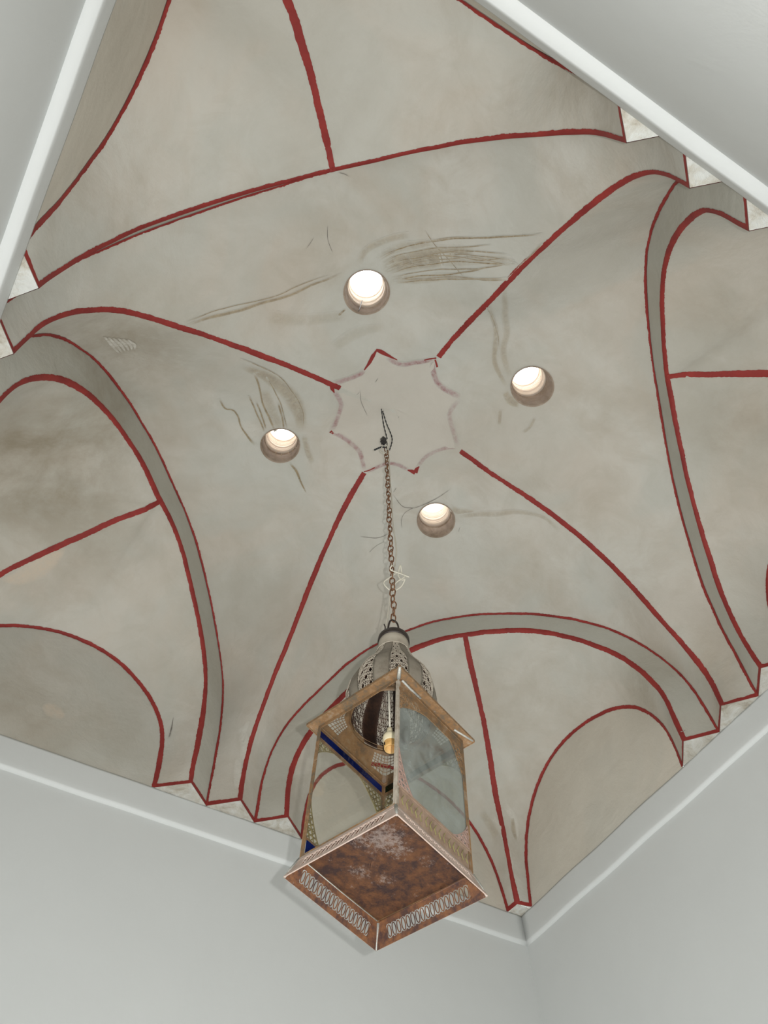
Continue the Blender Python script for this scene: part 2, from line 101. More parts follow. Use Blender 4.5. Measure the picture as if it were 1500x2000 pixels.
def plaster_mat(name, base, dirt, warm, dirt_amt=0.5, mark=None, cool=(0.425, 0.438, 0.400)):
    m, nt, b = mat(name); co = objco(nt); b.inputs['Roughness'].default_value = 0.92
    n1 = noise_n(nt, 2.2, 6, 0.62, 0.6, co); r1 = ramp(nt, n1.outputs[0], [(0.40, (0, 0, 0)), (0.68, (1, 1, 1))])
    n2 = noise_n(nt, 5.5, 8, 0.7, 1.2, co); r2 = ramp(nt, n2.outputs[0], [(0.45, (0, 0, 0)), (0.75, (1, 1, 1))])
    n3 = noise_n(nt, 1.1, 3, 0.5, 0.3, co); r3 = ramp(nt, n3.outputs[0], [(0.42, (0, 0, 0)), (0.62, (1, 1, 1))])
    mp = N(nt, 'ShaderNodeMapping'); mp.inputs['Scale'].default_value = (3, 3, 14); nt.links.new(co, mp.inputs[0])
    n4 = noise_n(nt, 3.0, 5, 0.6, 0.8, mp.outputs[0]); r4 = ramp(nt, n4.outputs[0], [(0.5, (0, 0, 0)), (0.8, (1, 1, 1))])
    def sc(s, k):
        x = N(nt, 'ShaderNodeMath', operation='MULTIPLY'); nt.links.new(s, x.inputs[0]); x.inputs[1].default_value = k; return x.outputs[0]
    c = mix(nt, sc(r1.outputs[0], 0.75*dirt_amt), base, dirt)
    c = mix(nt, sc(r3.outputs[0], 0.5*dirt_amt), c, warm)
    c = mix(nt, sc(r2.outputs[0], 0.5*dirt_amt), c, dirt)
    c = mix(nt, sc(r4.outputs[0], 0.3*dirt_amt), c, warm)
    sp = noise_n(nt, 120, 2, 0.5, 0, co); rs = ramp(nt, sp.outputs[0], [(0.74, (0, 0, 0)), (0.80, (1, 1, 1))])
    c = mix(nt, sc(rs.outputs[0], 0.25*dirt_amt), c, (0.22, 0.18, 0.13))
    n5 = noise_n(nt, 1.7, 4, 0.55, 0.9, co); r5 = ramp(nt, n5.outputs[0], [(0.44, (0, 0, 0)), (0.60, (1, 1, 1))])
    c = mix(nt, sc(r5.outputs[0], 0.5*dirt_amt), c, cool)
    sa = N(nt, 'ShaderNodeAttribute', attribute_name='soot'); n8 = noise_n(nt, 3.6, 8, 0.68, 0.2, co)
    mr = N(nt, 'ShaderNodeMapRange'); mr.inputs[1].default_value = 0.30; mr.inputs[2].default_value = 0.62; mr.inputs[3].default_value = 0.25; nt.links.new(n8.outputs[0], mr.inputs[0])
    ms = N(nt, 'ShaderNodeMath', operation='MULTIPLY'); nt.links.new(mr.outputs[0], ms.inputs[0]); nt.links.new(sa.outputs['Fac'], ms.inputs[1])
    c = mix(nt, ms.outputs[0], c, (0.27, 0.235, 0.175))
    if mark:                     # worn paint or water marks laid over exactly the same plaster
        lo, hi, col, edge, cov = mark
        n6 = noise_n(nt, 42, 8, 0.72, 1.0, co); rc = ramp(nt, n6.outputs[0], [(lo, edge), (hi, col)])
        n7 = noise_n(nt, 34, 7, 0.7, 0.8, co); ra = ramp(nt, n7.outputs[0], [(cov, (0, 0, 0)), (cov+0.30, (1, 1, 1))])
        at = N(nt, 'ShaderNodeAttribute', attribute_name='fade'); mm = N(nt, 'ShaderNodeMath', operation='MULTIPLY')
        nt.links.new(ra.outputs[0], mm.inputs[0]); nt.links.new(at.outputs['Fac'], mm.inputs[1]); c = mix(nt, mm.outputs[0], c, rc.outputs[0])
    nt.links.new(c, b.inputs['Base Color'])
    h1 = noise_n(nt, 5, 6, 0.55, 0.4, co); p = bump(nt, b, h1.outputs[0], 0.42, 0.020)
    h2 = noise_n(nt, 90, 4, 0.6, 0, co); bump(nt, b, h2.outputs[0], 0.25, 0.002, p)
    return m
PB = ((0.512, 0.497, 0.448), (0.375, 0.335, 0.270), (0.490, 0.435, 0.370), 0.9)
M_PL = plaster_mat('beige_plaster', *PB)
M_PL2 = plaster_mat('fresh_beige_plaster', (0.585, 0.550, 0.475), (0.46, 0.415, 0.345), (0.53, 0.475, 0.40), 0.5)
M_STARF = plaster_mat('warm_star_plaster', (0.500, 0.470, 0.415), (0.42, 0.385, 0.33), (0.51, 0.455, 0.40), 0.6, None, (0.48, 0.465, 0.42))
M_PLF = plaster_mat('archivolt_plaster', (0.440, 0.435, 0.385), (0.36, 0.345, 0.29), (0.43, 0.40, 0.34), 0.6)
def white_mat(name, col, rough=0.6):
    m, nt, b = mat(name); co = objco(nt); b.inputs['Roughness'].default_value = rough
    n1 = noise_n(nt, 1.6, 5, 0.6, 0.5, co); r1 = ramp(nt, n1.outputs[0], [(0.35, (0, 0, 0)), (0.7, (1, 1, 1))])
    c = mix(nt, r1.outputs[0], col, tuple(x*0.965 for x in col)); nt.links.new(c, b.inputs['Base Color'])
    mp = N(nt, 'ShaderNodeMapping'); mp.inputs['Scale'].default_value = (1, 1, 0.35); nt.links.new(co, mp.inputs[0])
    h1 = noise_n(nt, 7, 5, 0.55, 0.5, mp.outputs[0]); p = bump(nt, b, h1.outputs[0], 0.25, 0.010)
    h2 = noise_n(nt, 70, 3, 0.6, 0, co); bump(nt, b, h2.outputs[0], 0.12, 0.002, p)
    return m
M_WH = white_mat('white_wall_paint', (0.580, 0.597, 0.588))
M_WH2 = white_mat('rough_white_plaster', (0.62, 0.63, 0.60), 0.8)
def under_mat(name, c1, c2, c3):
    m, nt, b = mat(name); co = objco(nt); b.inputs['Roughness'].default_value = 0.85
    n = noise_n(nt, 14, 8, 0.7, 0.8, co); r = ramp(nt, n.outputs[0], [(0.40, c1), (0.55, c2), (0.74, c3)])
    nt.links.new(r.outputs[0], b.inputs['Base Color']); h = noise_n(nt, 22, 7, 0.68, 0.5, co); bump(nt, b, h.outputs[0], 0.8, 0.014); return m
M_UND = under_mat('patched_white_underside', (0.60, 0.61, 0.58), (0.52, 0.50, 0.44), (0.30, 0.25, 0.18))
M_UNDB = under_mat('patched_beige_underside', (0.50, 0.495, 0.46), (0.42, 0.395, 0.34), (0.25, 0.21, 0.15))
M_FL = white_mat('pale_floor', (0.45, 0.43, 0.39), 0.5)
# red line paint, chipped in places
M_RED, nt, b = mat('red_line_paint'); co = objco(nt); b.inputs['Roughness'].default_value = 0.75
_n = noise_n(nt, 10, 4, 0.6, 0.3, co); _r = ramp(nt, _n.outputs[0], [(0.3, (0.185, 0.014, 0.012)), (0.7, (0.275, 0.025, 0.019))])
_s = noise_n(nt, 75, 5, 0.75, 0.6, co); _rs = ramp(nt, _s.outputs[0], [(0.715, (0, 0, 0)), (0.735, (1, 1, 1))])
nt.links.new(mix(nt, _rs.outputs[0], _r.outputs[0], (0.44, 0.40, 0.35)), b.inputs['Base Color'])
# marks: worn star outline, water stains, cobwebs, scuffs, peeled patches
M_WORN = plaster_mat('worn_pink_paint', *PB, mark=(0.46, 0.66, (0.24, 0.085, 0.085), (0.35, 0.25, 0.245), 0.22))
M_STAIN = plaster_mat('brown_water_stain', *PB, mark=(0.38, 0.64, (0.165, 0.115, 0.055), (0.305, 0.235, 0.135), 0.18))
M_WEB = plaster_mat('dark_cobweb_hair', *PB, mark=(0.40, 0.70, (0.09, 0.08, 0.07), (0.17, 0.15, 0.13), 0.18))
M_SCR = plaster_mat('pale_scuff', *PB, mark=(0.40, 0.70, (0.62, 0.61, 0.56), (0.57, 0.555, 0.505), 0.30))
M_PEACH = plaster_mat('peach_undercoat', *PB, mark=(0.40, 0.70, (0.52, 0.43, 0.34), (0.50, 0.435, 0.35), 0.24))
def rust_mat(name, base, mid, light, spot, metal=0.25, scale=14, lo=0.40, spotlo=0.62):
    m, nt, b = mat(name); co = objco(nt); b.inputs['Roughness'].default_value = 0.62; b.inputs['Metallic'].default_value = metal
    n1 = noise_n(nt, scale*1.5, 9, 0.76, 0.15, co); r = ramp(nt, n1.outputs[0], [(lo, base), (lo+0.13, mid), (lo+0.30, light)])
    n2 = noise_n(nt, scale*2.0, 12, 0.82, 0.2, co); r2 = ramp(nt, n2.outputs[0], [(spotlo, (0, 0, 0)), (spotlo+0.05, (1, 1, 1))])
    nt.links.new(mix(nt, r2.outputs[0], r.outputs[0], spot), b.inputs['Base Color'])
    h = noise_n(nt, scale*5, 5, 0.7, 0, co); bump(nt, b, h.outputs[0], 0.45, 0.0015); return m
M_RUST = rust_mat('brown_rusted_sheet', (0.050, 0.024, 0.020), (0.135, 0.056, 0.024), (0.215, 0.092, 0.034), (0.27, 0.21, 0.18), 0.05, 22, 0.40, 0.61)
def scuffed(m0):
    m = m0.copy(); m.name = 'scuffed_rusted_sheet'; nt = m.node_tree; b = nt.nodes['Principled BSDF']; co = objco(nt); src = b.inputs['Base Color'].links[0].from_socket
    c = src
    for (px, py, r, k) in ((-0.062, -0.045, 0.095, 1.05), (-0.095, -0.010, 0.06, 0.8), (-0.02, -0.05, 0.06, 0.75), (0.03, 0.03, 0.05, 0.6), (-0.02, 0.055, 0.06, 0.55), (0.04, -0.075, 0.04, 0.5)):
        d = N(nt, 'ShaderNodeVectorMath', operation='DISTANCE'); nt.links.new(co, d.inputs[0]); d.inputs[1].default_value = (px, py, ZB_PANEL)
        mr = N(nt, 'ShaderNodeMapRange'); mr.inputs[1].default_value = r; mr.inputs[2].default_value = 0.0; mr.inputs[3].default_value = -0.12; mr.inputs[4].default_value = 0.17*k; mr.clamp = True; nt.links.new(d.outputs['Value'], mr.inputs[0])
        n = noise_n(nt, 95, 12, 0.85, 0.3, co); ad = N(nt, 'ShaderNodeMath', operation='ADD'); nt.links.new(n.outputs[0], ad.inputs[0]); nt.links.new(mr.outputs[0], ad.inputs[1])
        r2 = ramp(nt, ad.outputs[0], [(0.55, (0, 0, 0)), (0.66, (0.85, 0.85, 0.85))]); c = mix(nt, r2.outputs[0], c, (0.34, 0.27, 0.235))
    nt.links.new(c, b.inputs['Base Color']); return m
ZB_PANEL = 0.048
M_SCUFF = scuffed(M_RUST)
M_BAND = None
M_RUST2 = rust_mat('orange_rusted_metal', (0.115, 0.088, 0.058), (0.215, 0.115, 0.046), (0.27, 0.225, 0.165), (0.34, 0.33, 0.29), 0.1, 24)
M_POST = rust_mat('grey_tan_post', (0.24, 0.20, 0.15), (0.33, 0.29, 0.235), (0.38, 0.35, 0.29), (0.22, 0.12, 0.06), 0.05, 26)
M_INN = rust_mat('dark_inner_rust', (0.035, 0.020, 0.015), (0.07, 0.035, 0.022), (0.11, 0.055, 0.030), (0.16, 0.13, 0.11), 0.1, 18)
M_ROOF = rust_mat('rusted_roof_underside', (0.10, 0.065, 0.035), (0.175, 0.095, 0.038), (0.20, 0.15, 0.09), (0.26, 0.24, 0.20), 0.1, 16)
M_PINK = rust_mat('pinkish_oxidised_metal', (0.36, 0.27, 0.22), (0.43, 0.34, 0.29), (0.40, 0.29, 0.22), (0.22, 0.12, 0.08), 0.1, 30, 0.38, 0.66)
M_DOME = rust_mat('tarnished_tin_dome', (0.34, 0.29, 0.225), (0.44, 0.39, 0.315), (0.50, 0.45, 0.37), (0.24, 0.15, 0.08), 0.0, 9, 0.38, 0.68)
M_SOLD = rust_mat('grey_solder', (0.30, 0.30, 0.28), (0.42, 0.42, 0.38), (0.50, 0.49, 0.44), (0.30, 0.20, 0.12), 0.5, 60)
M_BLK, nt, b = mat('black_cap_metal'); b.inputs['Base Color'].default_value = (0.035, 0.026, 0.022, 1); b.inputs['Roughness'].default_value = 0.5; b.inputs['Metallic'].default_value = 0.4
M_LAT = rust_mat('tarnished_brass_lattice', (0.20, 0.15, 0.07), (0.30, 0.235, 0.10), (0.26, 0.25, 0.13), (0.14, 0.10, 0.06), 0.45, 30)
M_LAT2 = rust_mat('pinkish_lattice', (0.30, 0.20, 0.16), (0.36, 0.24, 0.20), (0.34, 0.27, 0.2), (0.18, 0.12, 0.08), 0.2, 30)
M_BAND = rust_mat('stained_pink_band', (0.19, 0.125, 0.085), (0.27, 0.185, 0.13), (0.30, 0.225, 0.165), (0.22, 0.20, 0.07), 0.05, 25)
M_SCRL = rust_mat('yellow_green_scroll', (0.20, 0.165, 0.075), (0.255, 0.235, 0.085), (0.26, 0.21, 0.14), (0.2, 0.15, 0.08), 0.1, 30)
M_CHAIN = rust_mat('rusty_chain_iron', (0.13, 0.058, 0.030), (0.21, 0.098, 0.045), (0.28, 0.15, 0.07), (0.08, 0.05, 0.04), 0.3, 40)
M_WIRE, nt, b = mat('dark_twisted_wire'); b.inputs['Base Color'].default_value = (0.05, 0.055, 0.06, 1); b.inputs['Roughness'].default_value = 0.5; b.inputs['Metallic'].default_value = 0.6
M_TAPE, nt, b = mat('black_tape'); b.inputs['Base Color'].default_value = (0.012, 0.012, 0.014, 1); b.inputs['Roughness'].default_value = 0.4
M_CAB, nt, b = mat('white_cable_sheath'); b.inputs['Base Color'].default_value = (0.56, 0.53, 0.44, 1); b.inputs['Roughness'].default_value = 0.45
M_SOCK, nt, b = mat('cream_bakelite'); b.inputs['Base Color'].default_value = (0.72, 0.64, 0.44, 1); b.inputs['Roughness'].default_value = 0.35
M_SOCK2 = rust_mat('scorched_yellow_bakelite', (0.50, 0.27, 0.08), (0.62, 0.36, 0.12), (0.66, 0.45, 0.2), (0.40, 0.2, 0.07), 0.0, 25, 0.4, 0.7)
def glass_mat(name, tint, dust, dustcol, rough=0.05, gloss=0.12):
    m = bpy.data.materials.new(name); m.use_nodes = True; nt = m.node_tree; nt.nodes.clear()
    o = N(nt, 'ShaderNodeOutputMaterial'); t = N(nt, 'ShaderNodeBsdfTransparent'); t.inputs[0].default_value = (*tint, 1)
    g = N(nt, 'ShaderNodeBsdfGlossy'); g.inputs['Roughness'].default_value = rough
    d = N(nt, 'ShaderNodeBsdfDiffuse'); d.inputs[0].default_value = (*dustcol, 1)
    lw = N(nt, 'ShaderNodeLayerWeight'); lw.inputs[0].default_value = 0.5; pw = N(nt, 'ShaderNodeMath', operation='POWER'); nt.links.new(lw.outputs['Facing'], pw.inputs[0]); pw.inputs[1].default_value = 3.5; fr = N(nt, 'ShaderNodeMath', operation='MULTIPLY_ADD'); nt.links.new(pw.outputs[0], fr.inputs[0]); fr.inputs[1].default_value = 0.55; fr.inputs[2].default_value = 0.025
    co = objco(nt); n = noise_n(nt, 16, 6, 0.65, 0.8, co); r = N(nt, 'ShaderNodeMapRange'); r.inputs[1].default_value = 0.35; r.inputs[2].default_value = 0.7
    r.inputs[3].default_value = dust*0.45; r.inputs[4].default_value = dust*1.5; nt.links.new(n.outputs[0], r.inputs[0])
    m1 = N(nt, 'ShaderNodeMixShader'); m2 = N(nt, 'ShaderNodeMixShader')
    nt.links.new(fr.outputs[0], m1.inputs[0]); nt.links.new(t.outputs[0], m1.inputs[1]); nt.links.new(g.outputs[0], m1.inputs[2])
    nt.links.new(r.outputs[0], m2.inputs[0]); nt.links.new(m1.outputs[0], m2.inputs[1]); nt.links.new(d.outputs[0], m2.inputs[2])
    nt.links.new(m2.outputs[0], o.inputs[0]); return m
M_GL = glass_mat('clear_old_glass', (0.985, 0.992, 0.98), 0.03, (0.4, 0.4, 0.36))
M_GLD = glass_mat('dusty_grey_glass', (0.86, 0.89, 0.875), 0.36, (0.34, 0.365, 0.34))
M_BLUE = glass_mat('cobalt_blue_glass', (0.010, 0.020, 0.16), 0.45, (0.012, 0.025, 0.15))
M_GREEN = glass_mat('bottle_green_glass', (0.02, 0.09, 0.03), 0.12, (0.02, 0.05, 0.02))
M_YEL = glass_mat('yellow_green_pane', (0.45, 0.42, 0.12), 0.65, (0.27, 0.21, 0.10))
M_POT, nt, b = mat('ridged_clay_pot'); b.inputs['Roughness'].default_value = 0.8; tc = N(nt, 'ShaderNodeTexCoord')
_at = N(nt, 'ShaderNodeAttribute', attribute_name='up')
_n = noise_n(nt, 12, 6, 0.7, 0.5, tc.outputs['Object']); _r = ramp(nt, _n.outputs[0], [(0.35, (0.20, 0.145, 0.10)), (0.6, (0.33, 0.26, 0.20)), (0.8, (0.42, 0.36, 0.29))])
_n2 = noise_n(nt, 5, 5, 0.6, 0.5, tc.outputs['Object']); _r2 = ramp(nt, _n2.outputs[0], [(0.35, (0.72, 0.62, 0.52)), (0.7, (0.78, 0.72, 0.64))])  # paler colour for the upper wall, standing for light falling in from the top
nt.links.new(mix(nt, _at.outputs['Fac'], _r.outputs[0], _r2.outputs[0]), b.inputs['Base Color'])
M_DRIP, nt, b = mat('pale_drip'); b.inputs['Base Color'].default_value = (0.52, 0.42, 0.30, 1); b.inputs['Roughness'].default_value = 0.7

# ------------------------------------------------------------------ helpers
def obj(name, verts, faces, m, parent=None, smooth=False, kind=None):
    me = bpy.data.meshes.new(name); me.from_pydata([tuple(v) for v in verts], [], faces); me.materials.append(m)
    o = bpy.data.objects.new(name, me); C.objects.link(o)
    if smooth: me.polygons.foreach_set('use_smooth', [True]*len(me.polygons))
    if parent is not None: o.parent = parent
    if kind: o['kind'] = kind
    me.update(); return o
def obm(name, bm, m, parent=None, smooth=False, kind=None):
    me = bpy.data.meshes.new(name); bm.to_mesh(me); bm.free(); me.materials.append(m)
    o = bpy.data.objects.new(name, me); C.objects.link(o)
    if smooth: me.polygons.foreach_set('use_smooth', [True]*len(me.polygons))
    if parent is not None: o.parent = parent
    if kind: o['kind'] = kind
    return o
def empty(name, label=None, cat=None, loc=(0, 0, 0), kind=None, group=None):
    o = bpy.data.objects.new(name, None); C.objects.link(o); o.location = loc; o.empty_display_size = 0.1
    if label: o['label'] = label
    if cat: o['category'] = cat
    if kind: o['kind'] = kind
    if group: o['group'] = group
    return o
def tag(o, label, cat, kind=None, group=None):
    o['label'] = label; o['category'] = cat
    if kind: o['kind'] = kind
    if group: o['group'] = group
    return o
def box_bm(bm, lo, hi):
    x0, y0, z0 = lo; x1, y1, z1 = hi
    v = [bm.verts.new(p) for p in ((x0,y0,z0),(x1,y0,z0),(x1,y1,z0),(x0,y1,z0),(x0,y0,z1),(x1,y0,z1),(x1,y1,z1),(x0,y1,z1))]
    for f in ((0,3,2,1),(4,5,6,7),(0,1,5,4),(1,2,6,5),(2,3,7,6),(3,0,4,7)): bm.faces.new([v[i] for i in f])
def frames(P, closed=False):
    n = len(P); T = []
    for i in range(n):
        a = P[(i-1) % n] if closed or i > 0 else P[i]; b_ = P[(i+1) % n] if closed or i < n-1 else P[i]
        T.append((b_-a).normalized())
    u = T[0].orthogonal().normalized(); out = []
    for i in range(n):
        u = (u - T[i]*u.dot(T[i])).normalized(); out.append((u, T[i].cross(u)))
    return out
def tube_bm(bm, P, r, seg=6, closed=False):
    P = [Vector(p) for p in P]; n = len(P); fr = frames(P, closed); rings = []
    rr = r if isinstance(r, (list, tuple)) else [r]*n
    for i in range(n):
        u, v = fr[i]; rings.append([bm.verts.new(P[i] + (u*math.cos(2*PI*k/seg) + v*math.sin(2*PI*k/seg))*rr[i]) for k in range(seg)])
    for i in range(n if closed else n-1):
        a, b_ = rings[i], rings[(i+1) % n]
        for k in range(seg): bm.faces.new((a[k], a[(k+1) % seg], b_[(k+1) % seg], b_[k]))
    if not closed: bm.faces.new(rings[0][::-1]); bm.faces.new(rings[-1])
def tube(name, P, r, m, parent=None, seg=6, closed=False):
    bm = bmesh.new(); tube_bm(bm, P, r, seg, closed); return obm(name, bm, m, parent, True)
def lathe_bm(bm, prof, seg=32, fn=None, cap0=False, cap1=False):
    rings = []
    for r, z in prof:
        rings.append([bm.verts.new((r*(fn(2*PI*k/seg, z) if fn else 1)*math.cos(2*PI*k/seg), r*(fn(2*PI*k/seg, z) if fn else 1)*math.sin(2*PI*k/seg), z)) for k in range(seg)])
    for a, b_ in zip(rings, rings[1:]):
        for k in range(seg): bm.faces.new((a[k], a[(k+1) % seg], b_[(k+1) % seg], b_[k]))
    if cap0: bm.faces.new(rings[0][::-1])
    if cap1: bm.faces.new(rings[-1])
def spline(P, n=8):
    P = [Vector(p) for p in P]; out = []
    for i in range(len(P)-1):
        p0 = P[max(i-1, 0)]; p1 = P[i]; p2 = P[i+1]; p3 = P[min(i+2, len(P)-1)]
        for k in range(n):
            t = k/n; out.append(0.5*((2*p1) + (p2-p0)*t + (2*p0-5*p1+4*p2-p3)*t*t + (3*p1-p0-3*p2+p3)*t**3))
    out.append(P[-1]); return out

# ------------------------------------------------------------------ the vault, from survey curves
NAMES = ['groin_south', 'groin_west', 'groin_north', 'groin_east', 'outer_ne', 'inner_ne', 'outer_nw', 'inner_nw', 'outer_se', 'inner_se', 'outer_sw', 'inner_sw',
         'ridge_ne', 'ridge_nw', 'ridge_se', 'ridge_sw', 'lunette_ne_E', 'lunette_ne_N', 'lunette_nw_N', 'lunette_nw_W', 'lunette_se_E', 'lunette_se_S', 'lunette_sw_W', 'lunette_sw_S']
CURVES = dict(zip(NAMES, SURVEY))
def arr(k): return np.array(CURVES[k], float)
def resample(P, n, metric=None):
    P = np.asarray(P, float); Q = P if metric is None else P*metric
    # densify with Catmull-Rom first so that few survey points still give a smooth curve
    V = spline([tuple(p) for p in P], 6); D = np.array([tuple(v) for v in V]); Q = D if metric is None else D*np.array(metric)
    d = np.r_[0, np.cumsum(np.linalg.norm(np.diff(Q, axis=0), axis=1))]; s = np.linspace(0, d[-1], n)
    return np.stack([np.interp(s, d, D[:, i]) for i in range(3)], 1)
def split(P, t):
    """cut a polyline at the point nearest the plan midpoint t of its chord"""
    A = P[0, :2]; B = P[-1, :2]; u = (P[:, :2]-A) @ (B-A) / ((B-A) @ (B-A))
    i = int(np.argmax(u > t)); w = (t-u[i-1])/(u[i]-u[i-1]); M = P[i-1] + w*(P[i]-P[i-1])
    return np.vstack([P[:i], M]), np.vstack([M, P[i:]])
NA, NR, NW_ = 44, 34, 26
def ruled(A, B, n):
    t = np.linspace(0, 1, n)[:, None, None]; return (1-t)*A[None] + t*B[None]      # [n, len, 3]
CEIL = empty('ceiling', 'beige plastered star vault of folded cells edged with painted red lines', 'ceiling', (0, 0, ZS), 'structure')
ROOM = Vector((0, 0, ZS+0.2))
# grimy areas that belong to the plaster itself: (centre, radius, strength)
SOOT = [((-1.25, 0.63, 4.54), 0.38, 0.95), ((-1.36, 0.82, 4.48), 0.25, 0.60), ((-1.25, 0.07, 4.57), 0.20, 0.50), ((1.13, -0.83, 4.55), 0.28, 0.55), ((0.29, -1.32, 4.45), 0.15, 0.30), ((1.43, 0.32, 4.22), 0.16, 0.60), ((-0.94, 1.11, 4.56), 0.25, 0.35), ((-0.26, 1.11, 4.74), 0.25, 0.40), ((0.75, -1.19, 4.54), 0.25, 0.45), ((-0.92, 1.48, 3.98), 0.25, 0.50), ((-0.54, 1.48, 3.96), 0.15, 0.35), ((-0.40, 1.36, 4.39), 0.20, 0.35), ((1.44, -0.04, 3.98), 0.12, 0.50), ((0.21, 1.40, 3.96), 0.12, 0.30), ((1.14, 0.82, 4.59), 0.30, 0.20), ((-0.35, -1.47, 4.14), 0.25, 0.35), ((-1.09, 0.19, 4.74), 0.30, 0.35), ((-1.49, -0.92, 4.05), 0.25, 0.30), ((0.40, 1.09, 4.75), 0.15, 0.20), ((0.13, -1.23, 4.51), 0.20, 0.20)]
def sooty(o, V):
    at = o.data.attributes.new('soot', 'FLOAT', 'POINT'); at.data.foreach_set('value', [min(1.0, sum(a*math.exp(-((v-Vector(p)).length/r)**2) for p, r, a in SOOT)) for v in V])
ALLV, ALLF = [], []
def grid_obj(name, G, m, rough=0.0, parent=CEIL):
    n, k = G.shape[:2]; V = [W(p) for p in G.reshape(-1, 3)]
    F = [(i*k+j, i*k+j+1, (i+1)*k+j+1, (i+1)*k+j) for i in range(n-1) for j in range(k-1)]
    b0 = len(ALLV); ALLV.extend(V); ALLF.extend([tuple(b0+x for x in f) for f in F])
    o = obj(name, [v-CEIL.location for v in V], F, m, parent, True)
    sooty(o, V); return o
GNN, GEE, GSS, GWW = 'groin_north', 'groin_east', 'groin_south', 'groin_west'
corners = {'ne': (GNN, GEE, 'N', 'E'), 'nw': (GWW, GNN, 'W', 'N'), 'se': (GSS, GEE, 'S', 'E'), 'sw': (GWW, GSS, 'W', 'S')}
HALF = {}
for k in (GNN, GEE, GSS, GWW): HALF[k] = resample(arr(k), NA, (0.707, 0.707, 1))
RED = []     # (curve, sideA points, sideB points, width metres)
PATCH = {}
for c, (g1, g2, w1, w2) in corners.items():
    E, I, Rg = arr('outer_'+c), arr('inner_'+c), arr('ridge_'+c)
    E1, E2 = split(E, 0.5)
    A = I[0, :2]; B = I[-1, :2]; tj = float((Rg[0, :2]-A) @ (B-A) / ((B-A) @ (B-A))); tj = min(max(tj, 0.44), 0.56)
    I1, I2 = split(I, tj); Rg = Rg.copy(); Rg[0] = I1[-1]
    e1, e2 = resample(E1, NA), resample(E2[::-1], NA)      # both run foot -> crown
    i1, i2 = resample(I1, NA), resample(I2[::-1], NA)
    G1, G2 = HALF[g1], HALF[g2]
    rg = resample(Rg, NR)
    web = np.concatenate([ruled(e1, G1, NW_), ruled(e2, G2, NW_)[:, ::-1][:, 1:]], 1)
    # slight pillow so the cell is not dead straight from arch to groin
    t = np.linspace(0, 1, NW_); PATCH[c] = dict(e1=e1, e2=e2, i1=i1, i2=i2, G1=G1, G2=G2, rg=rg, web=web)
    for (ih, wl, tag_) in ((i1, w1, 1), (i2, w2, 2)):
        Ln = arr('lunette_%s_%s' % (c, wl)); path = np.vstack([ih, rg[1:]])
        # parameter split of the lunette near its crown
        zc = int(np.argmax(Ln[:, 2])); la = resample(Ln[:zc+1], NA); lb = resample(Ln[zc:], NR); L = np.vstack([la, lb[1:]])
        PATCH[c]['L%d' % tag_] = L; PATCH[c]['P%d' % tag_] = path
        PATCH[c]['S%d' % tag_] = ruled(path, L, 16)
for c, P in PATCH.items():
    P['ob'] = grid_obj('vault_cell', P['web'], M_PL)
    band1 = ruled(P['e1'], P['i1'], 3); band2 = ruled(P['e2'], P['i2'], 3)
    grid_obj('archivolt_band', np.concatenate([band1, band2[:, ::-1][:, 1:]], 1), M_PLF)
    for s in (1, 2):
        grid_obj('squinch_cell', P['S%d' % s], M_PL)
        L = P['L%d' % s]; base = L.copy(); f = np.linspace(0, 1, len(L))[:, None]
        base = (1-f)*L[0] + f*L[-1]; base[:, 2] = -0.012
        grid_obj('lunette_panel', ruled(L, base, 8), M_PL if c in ('nw', 'se') else M_PL2)
BVH = BVHTree.FromPolygons(ALLV, ALLF)
def snap(p, off):
    """nearest point of the vault surface, lifted 'off' metres to the room side"""
    loc, nor, idx, d = BVH.find_nearest(p)
    if nor.dot(ROOM-loc) < 0: nor = -nor
    return loc + nor*off, nor

